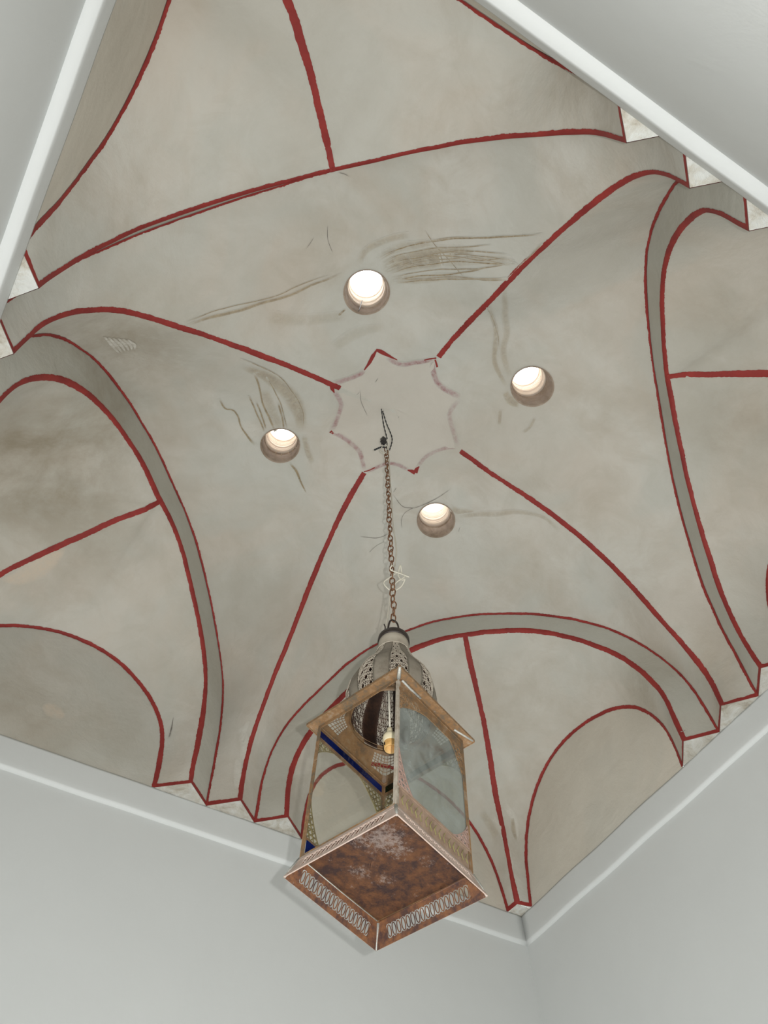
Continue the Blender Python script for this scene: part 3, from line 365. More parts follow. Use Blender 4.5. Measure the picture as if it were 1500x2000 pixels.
# red edge lines: a thin film of paint folded over each crease, half its width on either face
def jit(i, seed, amp): return amp*(0.6*noise.noise(Vector((i*0.21, seed*7.3, 1.7))) + 0.7*noise.noise(Vector((i*1.3, seed*3.1, 4.2))))
SEED = [0]
def crease(c, sa, sb, w, name='painted_line', wvar=0.25, eps=0.0016):
    """c: curve on the crease; sa, sb: matching points inside the two adjoining faces (either may be None)"""
    SEED[0] += 1; sd = SEED[0]
    c3 = np.asarray(c); n0 = len(c3)
    d = np.r_[0, np.cumsum(np.linalg.norm(np.diff(c3, axis=0), axis=1))]*S; n = max(6, int(d[-1]/0.006)); s = np.linspace(0, d[-1], n)
    I = lambda Q: [W(p) for p in np.stack([np.interp(s, d, np.asarray(Q)[:, i]) for i in range(3)], 1)]
    P = I(c3); sides = []
    for q in (sa, sb):
        if q is None: sides.append(None); continue
        Q = I(q); row = []
        for i in range(n):
            t = (P[min(i+1, n-1)]-P[max(i-1, 0)]).normalized(); v = Q[i]-P[i]; v = v - t*v.dot(t)
            if v.length < 1e-5: v = row[-1][0] if row else Vector((0, 0, -1)); row.append((v, row[-1][1] if row else Vector((0,0,-1)))); continue
            v = v.normalized(); nn = t.cross(v); 
            if nn.dot(ROOM-P[i]) < 0: nn = -nn
            row.append((v, nn))
        sides.append(row)
    V, F = [], []
    for i in range(n):
        na = sides[0][i][1] if sides[0] else Vector(); nb = sides[1][i][1] if sides[1] else Vector()
        base = w*(1 + wvar*noise.noise(Vector((i*0.024, sd*1.3, 0))))
        V.append(P[i] + (na+nb)*eps)
        V.append(P[i] + (sides[0][i][0]*(base/2 + jit(i, sd, 0.0034)) if sides[0] else Vector()) + na*eps)
        V.append(P[i] + (sides[1][i][0]*(base/2 + jit(i, sd+50, 0.0034)) if sides[1] else Vector()) + nb*eps)
    for i in range(n-1):
        a, b_ = 3*i, 3*i+3
        if sides[0]: F.append((a, b_, b_+1, a+1))
        if sides[1]: F.append((a, a+2, b_+2, b_))
    return obj(name, [v-CEIL.location for v in V], F, M_RED, CEIL, True)
for c, (g1, g2, w1, w2) in corners.items():
    P = PATCH[c]
    ef = np.vstack([P['e1'], P['e2'][::-1][1:]]); if_ = np.vstack([P['i1'], P['i2'][::-1][1:]]); gf = np.vstack([P['G1'], P['G2'][::-1][1:]])
    crease(ef, gf, if_, 0.017)
    sq = np.vstack([P['S1'][1][:NA], P['S2'][1][:NA][::-1][1:]])
    crease(if_, ef, sq, 0.027)
    crease(P['rg'], P['S1'][2][NA-1:], P['S2'][2][NA-1:], 0.027)
    for s in (1, 2):
        L = P['L%d' % s]; f = np.linspace(0, 1, len(L))[:, None]; base = (1-f)*L[0]+f*L[-1]
        m_ = 0.5*(L[0]+L[-1]); m_ = m_.copy(); m_[2] = 0.10; cen = np.repeat(m_[None], len(L), 0)
        crease(L, P['S%d' % s][-2], cen, 0.021)
STAR_T = 0.150
for k in (GNN, GEE, GSS, GWW):
    G = HALF[k]; r = np.hypot(G[:, 0], G[:, 1]); kk = int(np.argmax(r < STAR_T)); G_ = G[:kk+1]
    cs = [c for c, v in corners.items() if k in v[:2]]; other = []
    for c in cs: other.append(PATCH[c]['e1' if corners[c][0] == k else 'e2'][:kk+1])
    crease(G_, other[0], other[1], 0.0255)
# zigzag base line round the foot of the teeth, and the white undersides of the teeth
def foot_line(a, b_, ca, cb, w=0.017):
    n = 8; A = np.array(a); B = np.array(b_); f = np.linspace(0, 1, n)[:, None]; c = (1-f)*A+f*B; up = (1-f)*np.array(ca)+f*np.array(cb)
    crease(c, up, None, w*2.0)
for c, (g1, g2, w1, w2) in corners.items():
    P = PATCH[c]
    for (e, i_, g, s) in (('e1', 'i1', 'G1', 1), ('e2', 'i2', 'G2', 2)):
        L = P['L%d' % s]
        foot_line(P[g][0], P[e][0], P[g][2], P[e][2]); foot_line(P[e][0], P[i_][0], P[e][2], P[i_][2]); foot_line(P[i_][0], L[0], P[i_][2], L[2])
        foot_line(P['rg'][-1], L[-1], P['rg'][-3], L[-3])
        # underside triangles (the wall behind closes them)
        wl = {'N': (0, 1), 'S': (0, -1), 'E': (1, 0), 'W': (-1, 0)}[corners[c][1+s]]
        out = np.array([wl[0], wl[1], 0])*0.03
        def under(pts):
            # pts: foot points; closes back to the wall plane with a slightly lumpy face
            bm = bmesh.new(); K = 7; top = [np.array(p) for p in pts]
            A = []; 
            for j in range(K):
                t = j/(K-1); seg = t*(len(top)-1); i0 = min(int(seg), len(top)-2); w_ = seg-i0; A.append((1-w_)*top[i0]+w_*top[i0+1])
            pa = top[0]; pb = top[-1]; ax = 0 if wl[0] else 1
            far = max(abs(pa[ax]), abs(pb[ax]))+0.02; rows = []
            for r_ in range(4):
                row = []
                for j in range(K):
                    q_ = A[j].copy(); tgt = A[j].copy(); tgt[ax] = far*(wl[ax]); q_ = A[j] + (tgt-A[j])*r_/3
                    z = 0.0 if r_ == 0 else -0.0016*(0.6+noise.noise(Vector((q_[0]*60, q_[1]*60, 3))))
                    row.append(bm.verts.new(W((q_[0], q_[1], z)) - CEIL.location))
                rows.append(row)
            for r_ in range(3):
                for j in range(K-1): bm.faces.new((rows[r_][j], rows[r_][j+1], rows[r_+1][j+1], rows[r_+1][j]))
            obm('tooth_underside', bm, M_UNDB if (wl[0]+wl[1]) > 0 else M_UND, CEIL, True)
        under([P[g][0], P[e][0]]); under([P[e][0], P[i_][0], L[0]])
    # small square underside where the corner ridge lands on the walls
    q_ = P['rg'][-1]; sx = 1 if q_[0] > 0 else -1; sy = 1 if q_[1] > 0 else -1; bm = bmesh.new()
    vs = [[bm.verts.new(W((q_[0]+sx*(0.075*i/6-0.001), q_[1]+sy*(0.075*j/6-0.001), -0.0003))-CEIL.location) for j in range(7)] for i in range(7)]
    for i in range(6):
        for j in range(6): bm.faces.new((vs[i][j], vs[i+1][j], vs[i+1][j+1], vs[i][j+1]))
    for s, k in ((1, corners[c][2]), (2, corners[c][3])):
        Q1 = P['L%d' % s][-1]; o1 = np.array({'N': (0, .06, 0), 'S': (0, -.06, 0), 'E': (.06, 0, 0), 'W': (-.06, 0, 0)}[k])
        bm.faces.new([bm.verts.new(W((x[0], x[1], 0.0002))-CEIL.location) for x in (q_, Q1, Q1+o1, q_+o1*1.6)])
    obm('tooth_underside', bm, M_UND, CEIL, True)

# ------------------------------------------------------------------ roof-light pots
POTS = [(-0.190, -0.192, 0.094), (0.181, -0.199, 0.0895), (-0.184, 0.172, 0.0875), (0.189, 0.161, 0.090)]
def cut_hole(o, cx, cy, r):
    me = o.data; bm = bmesh.new(); bm.from_mesh(me); c = Vector((cx, cy))
    for _ in range(2):
        ed = set()
        for f in bm.faces:
            m_ = f.calc_center_median()
            if (Vector((m_.x, m_.y))-c).length < r*1.35: ed.update(f.edges)
        bmesh.ops.subdivide_edges(bm, edges=list(ed), cuts=1, use_grid_fill=True)
    kill = [f for f in bm.faces if sum((Vector((v.co.x, v.co.y))-c).length < r for v in f.verts) > len(f.verts)/2]
    bmesh.ops.delete(bm, geom=kill, context='FACES')
    for e in [e for e in bm.edges if e.is_boundary]:
        for v in e.verts:
            d = Vector((v.co.x, v.co.y))-c
            if d.length < r*1.6 and d.length > 1e-6:
                q_ = c + d.normalized()*r; v.co.x, v.co.y = q_.x, q_.y
                h = BVH.ray_cast(Vector((q_.x, q_.y, ZS)), Vector((0, 0, 1)))[0]
                if h: v.co.z = h.z - ZS
    bmesh.ops.triangulate(bm, faces=[f for f in bm.faces if len(f.verts) > 4])
    bm.to_mesh(me); bm.free(); me.polygons.foreach_set('use_smooth', [True]*len(me.polygons)); me.update()
pot_labels = ['bright roof-light hole ringed by ridged clay, above the star centre, with a loose wire hanging in it',
              'roof-light hole with brown ridged pot and pale vertical drips, in the cell right of the star',
              'roof-light hole with pinkish lit pot below fan of thin brown drips, left of the star',
              'smallest roof-light hole with cobwebs at its rim, right of the hanging chain']
for i, (ux, uy, r) in enumerate(POTS):
    cx, cy = ux*S, uy*S; cell = ('sw', 'se', 'nw', 'ne')[i]; cut_hole(PATCH[cell]['ob'], cx, cy, r)
    seg = 56; bm = bmesh.new(); rings = []; ups = []
    z0 = [BVH.ray_cast(Vector((cx+r*math.cos(2*PI*k/seg), cy+r*math.sin(2*PI*k/seg), ZS)), Vector((0, 0, 1)))[0].z for k in range(seg)]
    zm = sum(z0)/seg; zt = max(z0)+0.035; H_ = 0.27; nr = 54
    prof = [(r+0.006, None, -0.004), (r+0.001, None, -0.005), (r-0.001, None, 0.006), (r-0.004, None, 0.018)]
    for rr, _z, dz in prof:
        rings.append([bm.verts.new((cx+rr*math.cos(2*PI*k/seg), cy+rr*math.sin(2*PI*k/seg), z0[k]+dz)) for k in range(seg)])
    for j in range(nr):
        t = j/(nr-1); z = zt+0.01 + (H_-0.03)*t; hh = z-zm
        ridge = 0.0022*math.sin(hh*2*PI/0.0135) + 0.0035*(1 if (hh % 0.062) < 0.010 else 0)
        step = 0.0 if hh < 0.085 else 0.006
        rings.append([bm.verts.new((cx+(r-0.005-0.010*t-step-ridge)*math.cos(2*PI*k/seg), cy+(r-0.005-0.010*t-step-ridge)*math.sin(2*PI*k/seg),
                      z + (0.5-0.5*math.cos(2*PI*min(t*2, 0.5)))*0)) for k in range(seg)])
    for a, b_ in zip(rings, rings[1:]):
        for k in range(seg): bm.faces.new((a[k], a[(k+1) % seg], b_[(k+1) % seg], b_[k]))
    # thick outer shell so that no daylight slips past the pot
    tp = rings[-1]; ot = [bm.verts.new((cx+(r+0.05)*math.cos(2*PI*k/seg), cy+(r+0.05)*math.sin(2*PI*k/seg), tp[k].co.z)) for k in range(seg)]
    ob_ = [bm.verts.new((cx+(r+0.05)*math.cos(2*PI*k/seg), cy+(r+0.05)*math.sin(2*PI*k/seg), z0[k]+0.03)) for k in range(seg)]
    for a, b_ in ((tp, ot), (ot, ob_)):
        for k in range(seg): bm.faces.new((a[k], a[(k+1) % seg], b_[(k+1) % seg], b_[k]))
    zz = zm
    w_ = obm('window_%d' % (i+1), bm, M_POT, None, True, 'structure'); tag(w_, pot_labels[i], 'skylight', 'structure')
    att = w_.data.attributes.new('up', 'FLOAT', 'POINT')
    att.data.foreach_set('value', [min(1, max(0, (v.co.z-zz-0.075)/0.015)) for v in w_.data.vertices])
    if i in (1, 2):
        for k in range(7 if i == 1 else 5):
            a = math.radians((45 if i == 1 else 60)-58+19*k+4*math.sin(k*5))
            tube('drip', [(cx+(r-0.0065)*math.cos(a+0.02*math.sin(j)), cy+(r-0.0065)*math.sin(a+0.02*math.sin(j)), zt+0.004+0.015*j) for j in range(4)], 0.0019, M_DRIP, w_, 5)
cx, cy, r0 = POTS[0][0]*S, POTS[0][1]*S, POTS[0][2]-0.012
zr = BVH.ray_cast(Vector((cx+r0*math.cos(1.30), cy+r0*math.sin(1.30), ZS)), Vector((0, 0, 1)))[0].z
lw_ = tube('loose_wire', spline([(cx+(r0-0.012)*math.cos(1.30), cy+(r0-0.012)*math.sin(1.30), zr+0.115), (cx+(r0-0.004)*math.cos(1.38), cy+(r0-0.004)*math.sin(1.38), zr+0.06), (cx+r0*math.cos(1.44), cy+r0*math.sin(1.44), zr+0.002), (cx+(r0+0.004)*math.cos(1.48), cy+(r0+0.004)*math.sin(1.48), zr-0.014)], 5), 0.0016, M_WIRE)
tag(lw_, 'short dark wire dangling inside the brightest roof-light hole', 'wire')
# ------------------------------------------------------------------ walls, cornice, floor
XE, XW, YN, YS = 0.6615, -0.6555, 0.6520, -0.6435     # wall faces (units)
FE, FW_, FN, FS = 0.6535, -0.6403, 0.6438, -0.6270   # cornice fronts
def wall(name, lo, hi, label):
    bm = bmesh.new(); box_bm(bm, lo, hi); o = obm(name, bm, M_WH, None, False, 'structure'); tag(o, label, 'wall', 'structure'); return o
zt = ZS-0.052*S
wall('wall_north', (XW*S-0.3, YN*S, 0), (XE*S+0.3, YN*S+0.3, ZS-0.004), 'white painted wall on the left of the far corner, behind the lantern')
wall('wall_east', (XE*S, YS*S, 0), (XE*S+0.3, YN*S, ZS-0.004), 'white painted wall on the right of the far corner')
wall('wall_south', (XW*S-0.3, YS*S-0.3, 0), (XE*S+0.3, YS*S, ZS-0.004), 'white wall seen steeply at the top right, above the camera')
wall('wall_west', (XW*S-0.3, YS*S, 0), (XW*S, YN*S, ZS-0.004), 'grey-white wall seen steeply at the top left')
bm = bmesh.new(); box_bm(bm, (XW*S-0.3, YS*S-0.3, -0.2), (XE*S+0.3, YN*S+0.3, 0)); tag(obm('floor', bm, M_FL, None, False, 'structure'), 'pale floor of the room far below the vault', 'floor', 'structure')
def cornice(name, axis, sign, front, back, a0, a1, b0, b1, z0, z1, label, soft=0.0):
    """moulded strip along a wall: soft lower edge, slightly wavy top; a0..a1 run of the front, b0..b1 run at the wall (mitred)"""
    prof = [(front, z1), (front, z1-0.004), (front, z0+0.012), (front+(back-front)*0.03, z0+0.003), (front+(back-front)*0.12, z0-soft*0.1), (back, z0-soft), (back+sign*0.03, z0-soft), (back+sign*0.03, z1)]
    n = 60; bm = bmesh.new(); rows = []
    for i in range(n+1):
        f = i/n; row = []
        for j, (d, z) in enumerate(prof):
            u = min(1, (d-front)/(back-front)) if back != front else 0
            lo = a0+(b0-a0)*u-0.004; hi = a1+(b1-a1)*u+0.004; t = lo+(hi-lo)*f
            wz = 0.0016*noise.noise(Vector((t*9, d*3+j*0, axis*5.0+z*2))) ; wd_ = 0.0012*noise.noise(Vector((t*6, z*9, axis*3+7.0)))
            dd = d+(wd_ if j < 5 else 0); p = (t, dd, z+(wz if j != 7 else 0)) if axis == 0 else (dd, t, z+(wz if j != 7 else 0))
            row.append(bm.verts.new(W(p)))
        rows.append(row)
    for a, b_ in zip(rows, rows[1:]):
        for j in range(len(prof)):
            k = (j+1) % len(prof); bm.faces.new((a[j], a[k], b_[k], b_[j]))
    bm.faces.new(rows[0]); bm.faces.new(rows[-1][::-1]); bmesh.ops.recalc_face_normals(bm, faces=bm.faces)
    o = obm(name, bm, M_WH, None, True, 'structure'); tag(o, label, 'cornice', 'structure'); return o
cornice('trim_1', 0, 1, FN, YN, FW_, FE, XW, XE, -0.056, -0.0005, 'white plaster cornice along the wall left of the far corner', 0.003)
cornice('trim_2', 1, 1, FE, XE, FS, FN, YS, YN, -0.056, -0.0005, 'white plaster cornice along the wall right of the far corner', 0.003)
cornice('trim_3', 0, -1, FS, YS, FW_, FE, XW, XE, -0.060, -0.0005, 'bright white cornice ledge slanting across the top right')
cornice('trim_4', 1, -1, FW_, XW, FS, FN, YS, YN, -0.050, -0.0005, 'bright white cornice ledge rising at the top left')

# ------------------------------------------------------------------ marks on the vault
def film(name, pts, widths, m, off, parent=CEIL, fade=1.0, n_per=6, wob=0.0, closed_ends=True):
    """a flat film of paint or stain laid on the vault along pts (world points on it)"""
    SEED[0] += 1; sd = SEED[0]; mw = max(widths) if isinstance(widths, (list, tuple)) else widths
    off = 0.0009 + 0.0012*(1-min(1, mw/0.03)) + 0.00005*(sd % 5) + (0.0004 if m is M_RED else 0)
    if m is M_WORN: widths = [w_*1.35 for w_ in widths]
    P = spline(pts, n_per) if len(pts) > 2 else [Vector(pts[0]).lerp(Vector(pts[1]), k/6) for k in range(7)]
    # refine to about 8 mm
    L = [0]
    for a, b_ in zip(P, P[1:]): L.append(L[-1]+(b_-a).length)
    n = max(5, int(L[-1]/0.010)); out = []
    for i in range(n):
        s = L[-1]*i/(n-1); j = max(k for k in range(len(L)) if L[k] <= s+1e-9); j = min(j, len(P)-2); w_ = (s-L[j])/max(1e-9, L[j+1]-L[j]); out.append(P[j].lerp(P[j+1], min(1, w_)))
    V, F, fd = [], [], []
    wl = widths if isinstance(widths, (list, tuple)) else [widths, widths]
    for i, p in enumerate(out):
        t = (out[min(i+1, n-1)]-out[max(i-1, 0)]).normalized(); q_, nn = snap(p, off); side = t.cross(nn).normalized()
        f = i/(n-1); k = f*(len(wl)-1); k0 = min(int(k), len(wl)-2); w_ = wl[k0]+(wl[k0+1]-wl[k0])*(k-k0)
        q_ = q_ + side*(wob*noise.noise(Vector((i*0.12, sd*2.1, 5))))
        for s_ in (-1.6, -1, -0.4, 0.4, 1, 1.6):
            ww = s_*w_/2 + (jit(i, sd+s_, 0.0020)*min(1, w_/0.008) if abs(s_) >= 1 else 0)
            if m is M_RED: ww = s_*w_/2.3 + (jit(i, sd+s_, 0.0020) if abs(s_) > 1.1 else 0)
            r_, _ = snap(q_+side*ww, off); V.append(r_); e_ = min(1, min(f, 1-f)*8) if closed_ends else 1
            fd.append(fade*e_*(0 if abs(s_) > 1.1 else 0.75 if abs(s_) == 1 else 1))
    for i in range(n-1):
        for s_ in range(5): a = 6*i+s_; F.append((a, a+1, a+7, a+6))
    o = obj(name, [v-CEIL.location for v in V], F, m, parent, True)
    at = o.data.attributes.new('fade', 'FLOAT', 'POINT'); at.data.foreach_set('value', fd); sooty(o, V); return o
def star_field():
    pts = [[(-0.263,-0.233,4.977),(-0.265,-0.199,4.974),(-0.264,-0.162,4.972),(-0.268,-0.128,4.968),(-0.273,-0.104,4.964),(-0.302,-0.070,4.953),(-0.333,-0.040,4.941),(-0.359,-0.013,4.930),(-0.317,0.035,4.951),(-0.278,0.067,4.967),(-0.262,0.110,4.978),(-0.249,0.168,4.989),(-0.244,0.223,4.995),(-0.201,0.225,4.999),(-0.154,0.230,5.000),(-0.116,0.238,4.999),(-0.074,0.251,4.997),(-0.038,0.285,4.993),(0.001,0.327,4.987),(0.027,0.297,4.989),(0.059,0.254,4.992),(0.090,0.228,4.994),(0.130,0.218,4.994),(0.176,0.216,4.991),(0.218,0.213,4.988),(0.212,0.161,4.992),(0.218,0.114,4.995),(0.243,0.069,4.996),(0.275,0.028,4.995),(0.320,-0.005,4.987),(0.303,-0.027,4.988),(0.260,-0.065,4.986),(0.218,-0.103,4.984),(0.190,-0.136,4.982),(0.184,-0.170,4.978),(0.186,-0.227,4.974),(0.152,-0.229,4.982),(0.116,-0.225,4.990),(0.076,-0.227,4.999),(0.042,-0.245,5.006),(0.017,-0.269,5.009),(-0.005,-0.324,5.004),(-0.026,-0.308,5.005),(-0.056,-0.277,5.005),(-0.083,-0.259,5.002),(-0.111,-0.233,5.001),(-0.152,-0.228,4.996),(-0.184,-0.228,4.991),(-0.223,-0.230,4.986)]]
    V = []; F = []; n = len(pts[0]); cen = Vector((0, 0, 0))
    for p in pts[0]: cen += Vector(p)/n
    for r_ in range(9):
        for p in pts[0]: V.append(snap(cen.lerp(Vector(p), r_/8.0), 0.0006)[0])
    for r_ in range(8):
        for k in range(n): a = r_*n+k; c2 = r_*n+(k+1) % n; F.append((a, c2, c2+n, a+n))
    sooty(obj('star_field', [v-CEIL.location for v in V], F, M_STARF, CEIL, True), V)
star_field()
film('star_line', [(-0.265,-0.237,4.976),(-0.265,-0.200,4.974),(-0.264,-0.162,4.972),(-0.267,-0.126,4.968)], [0.004,0.014,0.011,0.004], M_RED, 0.00240, fade=1.00, wob=0.000)
film('star_line', [(-0.268,-0.233,4.975),(-0.246,-0.235,4.981),(-0.226,-0.234,4.985),(-0.188,-0.234,4.990),(-0.156,-0.235,4.994)], [0.008,0.014,0.011,0.006,0.003], M_RED, 0.00276, fade=1.00, wob=0.000)
film('star_line', [(-0.371,-0.005,4.927),(-0.354,0.012,4.935),(-0.335,0.027,4.944)], [0.01,0.013,0.003], M_RED, 0.00270, fade=1.00, wob=0.000)
film('star_line', [(-0.248,0.225,4.995),(-0.229,0.231,4.998)], [0.012,0.006], M_RED, 0.00246, fade=1.00, wob=0.000)
film('star_line', [(0.177,0.218,4.991),(0.197,0.213,4.990),(0.217,0.211,4.988)], [0.003,0.012,0.016], M_RED, 0.00270, fade=1.00, wob=0.000)
film('star_line', [(0.217,0.211,4.988),(0.213,0.191,4.990),(0.217,0.173,4.990)], [0.015,0.012,0.003], M_RED, 0.00270, fade=1.00, wob=0.000)
film('star_line', [(-0.004,0.329,4.986),(0.016,0.309,4.988),(0.031,0.285,4.990)], [0.004,0.004], M_RED, 0.00270, fade=1.00, wob=0.000)
film('star_line', [(-0.049,-0.293,5.004),(-0.028,-0.313,5.005),(-0.006,-0.330,5.001)], [0.004,0.006], M_RED, 0.00240, fade=1.00, wob=0.000)
film('star_line', [(-0.006,-0.321,5.003),(0.009,-0.306,5.006),(0.023,-0.294,5.006)], [0.005,0.006], M_RED, 0.00240, fade=1.00, wob=0.000)
film('worn_star_line', [(-0.268,-0.128,4.968),(-0.273,-0.104,4.964),(-0.302,-0.070,4.953),(-0.333,-0.040,4.941),(-0.361,-0.015,4.930)], [0.012,0.012,0.012], M_WORN, 0.00230, fade=0.90, wob=0.000)
film('worn_star_line', [(-0.208,-0.227,4.988),(-0.180,-0.221,4.992),(-0.146,-0.220,4.997),(-0.111,-0.233,5.000),(-0.083,-0.259,5.002),(-0.056,-0.277,5.004),(-0.025,-0.308,5.005),(-0.007,-0.326,5.002)], [0.012,0.012,0.012], M_WORN, 0.00230, fade=0.90, wob=0.000)
film('worn_star_line', [(-0.010,-0.318,5.004),(0.004,-0.284,5.010),(0.024,-0.262,5.008),(0.042,-0.245,5.005),(0.076,-0.227,4.999),(0.116,-0.225,4.990),(0.151,-0.229,4.982),(0.185,-0.232,4.973)], [0.014,0.014,0.014], M_WORN, 0.00206, fade=1.00, wob=0.000)
film('worn_star_line', [(0.189,-0.223,4.973),(0.184,-0.171,4.978),(0.190,-0.136,4.982),(0.218,-0.103,4.984),(0.260,-0.065,4.985),(0.302,-0.027,4.986),(0.321,-0.008,4.984)], [0.012,0.012,0.012], M_WORN, 0.00224, fade=0.45, wob=0.000)
film('worn_star_line', [(0.317,-0.005,4.985),(0.275,0.028,4.995),(0.243,0.069,4.996),(0.218,0.114,4.995),(0.212,0.161,4.992),(0.213,0.185,4.990)], [0.01,0.01,0.01], M_WORN, 0.00236, fade=0.65, wob=0.000)
film('worn_star_line', [(0.187,0.216,4.990),(0.159,0.217,4.992),(0.130,0.218,4.994),(0.090,0.228,4.994),(0.059,0.254,4.992),(0.027,0.297,4.989),(0.004,0.328,4.986)], [0.01,0.01,0.01], M_WORN, 0.00200, fade=0.85, wob=0.000)
film('worn_star_line', [(-0.001,0.324,4.987),(-0.038,0.285,4.993),(-0.074,0.251,4.997),(-0.116,0.238,4.999),(-0.154,0.230,5.000),(-0.201,0.225,4.999),(-0.243,0.229,4.996)], [0.012,0.012,0.012], M_WORN, 0.00236, fade=0.85, wob=0.000)
film('worn_star_line', [(-0.243,0.220,4.995),(-0.249,0.168,4.989),(-0.262,0.110,4.978),(-0.278,0.067,4.967),(-0.317,0.035,4.951),(-0.346,0.017,4.938)], [0.012,0.012,0.012], M_WORN, 0.00206, fade=0.80, wob=0.000)
film('water_stain', [(-0.475,-0.586,4.928),(-0.428,-0.652,4.922),(-0.370,-0.718,4.906),(-0.312,-0.778,4.879),(-0.238,-0.845,4.826),(-0.154,-0.918,4.746),(-0.077,-0.990,4.662),(-0.035,-1.041,4.593)], [0.006,0.005,0.006,0.004], M_STAIN, 0.00118, fade=0.90, wob=0.004)
film('water_stain', [(-0.459,-0.588,4.929),(-0.421,-0.661,4.921),(-0.358,-0.736,4.899),(-0.284,-0.808,4.860),(-0.198,-0.885,4.785)], [0.0035,0.0035,0.0035], M_STAIN, 0.00118, fade=0.80, wob=0.004)
film('water_stain', [(-0.409,-0.567,4.936),(-0.364,-0.629,4.929),(-0.280,-0.713,4.899),(-0.199,-0.789,4.843),(-0.105,-0.852,4.763),(-0.035,-0.896,4.708)], [0.0035,0.0035,0.0035], M_STAIN, 0.00124, fade=0.85, wob=0.004)
film('water_stain', [(-0.402,-0.560,4.937),(-0.329,-0.654,4.923),(-0.234,-0.735,4.882),(-0.156,-0.811,4.811),(-0.071,-0.852,4.748),(-0.014,-0.889,4.703)], [0.0035,0.0035,0.0035], M_STAIN, 0.00136, fade=0.80, wob=0.004)
film('water_stain', [(-0.376,-0.547,4.941),(-0.291,-0.633,4.927),(-0.194,-0.712,4.882),(-0.107,-0.791,4.800),(-0.037,-0.883,4.716)], [0.004,0.004,0.004], M_STAIN, 0.00106, fade=0.80, wob=0.004)
film('water_stain', [(-0.362,-0.545,4.942),(-0.256,-0.618,4.929),(-0.143,-0.710,4.867),(-0.063,-0.763,4.797),(0.007,-0.827,4.736)], [0.004,0.004,0.004], M_STAIN, 0.00136, fade=0.80, wob=0.004)
film('water_stain', [(-0.008,-0.815,4.744),(-0.006,-0.901,4.690),(-0.010,-1.011,4.603)], [0.004,0.004,0.004], M_STAIN, 0.00118, fade=0.70, wob=0.004)
film('water_stain', [(-0.643,0.083,4.872),(-0.562,0.151,4.909),(-0.500,0.216,4.939),(-0.436,0.304,4.964)], [0.004,0.004,0.004], M_STAIN, 0.00136, fade=0.80, wob=0.004)
film('water_stain', [(-0.779,0.039,4.803),(-0.661,0.044,4.853),(-0.546,0.080,4.898),(-0.422,0.176,4.950),(-0.365,0.276,4.975)], [0.004,0.004,0.004], M_STAIN, 0.00136, fade=0.80, wob=0.004)
film('water_stain', [(-1.036,-0.049,4.657),(-0.958,-0.121,4.724),(-0.864,-0.191,4.786),(-0.768,-0.266,4.840),(-0.682,-0.370,4.879),(-0.619,-0.430,4.902)], [0.003,0.003,0.003], M_STAIN, 0.00136, fade=0.80, wob=0.004)
film('water_stain', [(-0.440,-0.582,4.931),(-0.401,-0.648,4.924),(-0.325,-0.724,4.900),(-0.247,-0.790,4.859),(-0.176,-0.855,4.793),(-0.136,-0.893,4.752)], [0.004,0.004,0.004], M_STAIN, 0.00130, fade=0.80, wob=0.004)
film('water_stain', [(-0.421,-0.567,4.935),(-0.371,-0.640,4.927),(-0.295,-0.716,4.900),(-0.208,-0.802,4.839),(-0.133,-0.858,4.771),(-0.070,-0.896,4.722)], [0.004,0.004,0.004], M_STAIN, 0.00124, fade=0.90, wob=0.004)
film('water_stain', [(-0.421,-0.580,4.933),(-0.356,-0.657,4.923),(-0.276,-0.724,4.894),(-0.192,-0.779,4.846),(-0.128,-0.821,4.792),(-0.067,-0.877,4.732),(-0.020,-0.890,4.705)], [0.004,0.004,0.004], M_STAIN, 0.00118, fade=0.90, wob=0.004)
film('water_stain', [(-0.395,-0.557,4.938),(-0.336,-0.625,4.930),(-0.257,-0.696,4.902),(-0.183,-0.766,4.850),(-0.090,-0.831,4.768),(-0.031,-0.875,4.719)], [0.005,0.005,0.005], M_STAIN, 0.00118, fade=0.90, wob=0.004)
film('water_stain', [(-0.368,-0.534,4.943),(-0.296,-0.603,4.936),(-0.213,-0.668,4.907),(-0.154,-0.725,4.863),(-0.083,-0.823,4.771)], [0.005,0.005,0.005], M_STAIN, 0.00112, fade=0.90, wob=0.004)
film('water_stain', [(-0.355,-0.534,4.944),(-0.269,-0.599,4.936),(-0.169,-0.677,4.893),(-0.094,-0.741,4.826),(-0.011,-0.819,4.743)], [0.006,0.006,0.006], M_STAIN, 0.00100, fade=0.80, wob=0.004)
film('water_stain', [(-0.440,-0.569,4.933),(-0.350,-0.648,4.925),(-0.259,-0.736,4.887),(-0.161,-0.834,4.799)], [0.05,0.07,0.03], M_STAIN, 0.00130, fade=0.60, wob=0.004)
film('water_stain', [(-0.244,-0.714,4.893),(-0.141,-0.807,4.807),(-0.046,-0.895,4.713)], [0.045,0.03,0.02], M_STAIN, 0.00136, fade=0.30, wob=0.004)
film('water_stain', [(-0.380,-0.540,4.942),(-0.272,-0.605,4.935),(-0.145,-0.712,4.867)], [0.03,0.03,0.02], M_STAIN, 0.00100, fade=0.35, wob=0.004)
film('water_stain', [(-0.529,-0.531,4.925),(-0.528,-0.593,4.922),(-0.486,-0.666,4.916),(-0.408,-0.739,4.902)], [0.02,0.02,0.02], M_STAIN, 0.00100, fade=0.35, wob=0.004)
film('water_stain', [(-0.466,-0.592,4.928),(-0.401,-0.688,4.916),(-0.306,-0.769,4.881)], [0.02,0.03,0.02], M_STAIN, 0.00106, fade=0.30, wob=0.004)
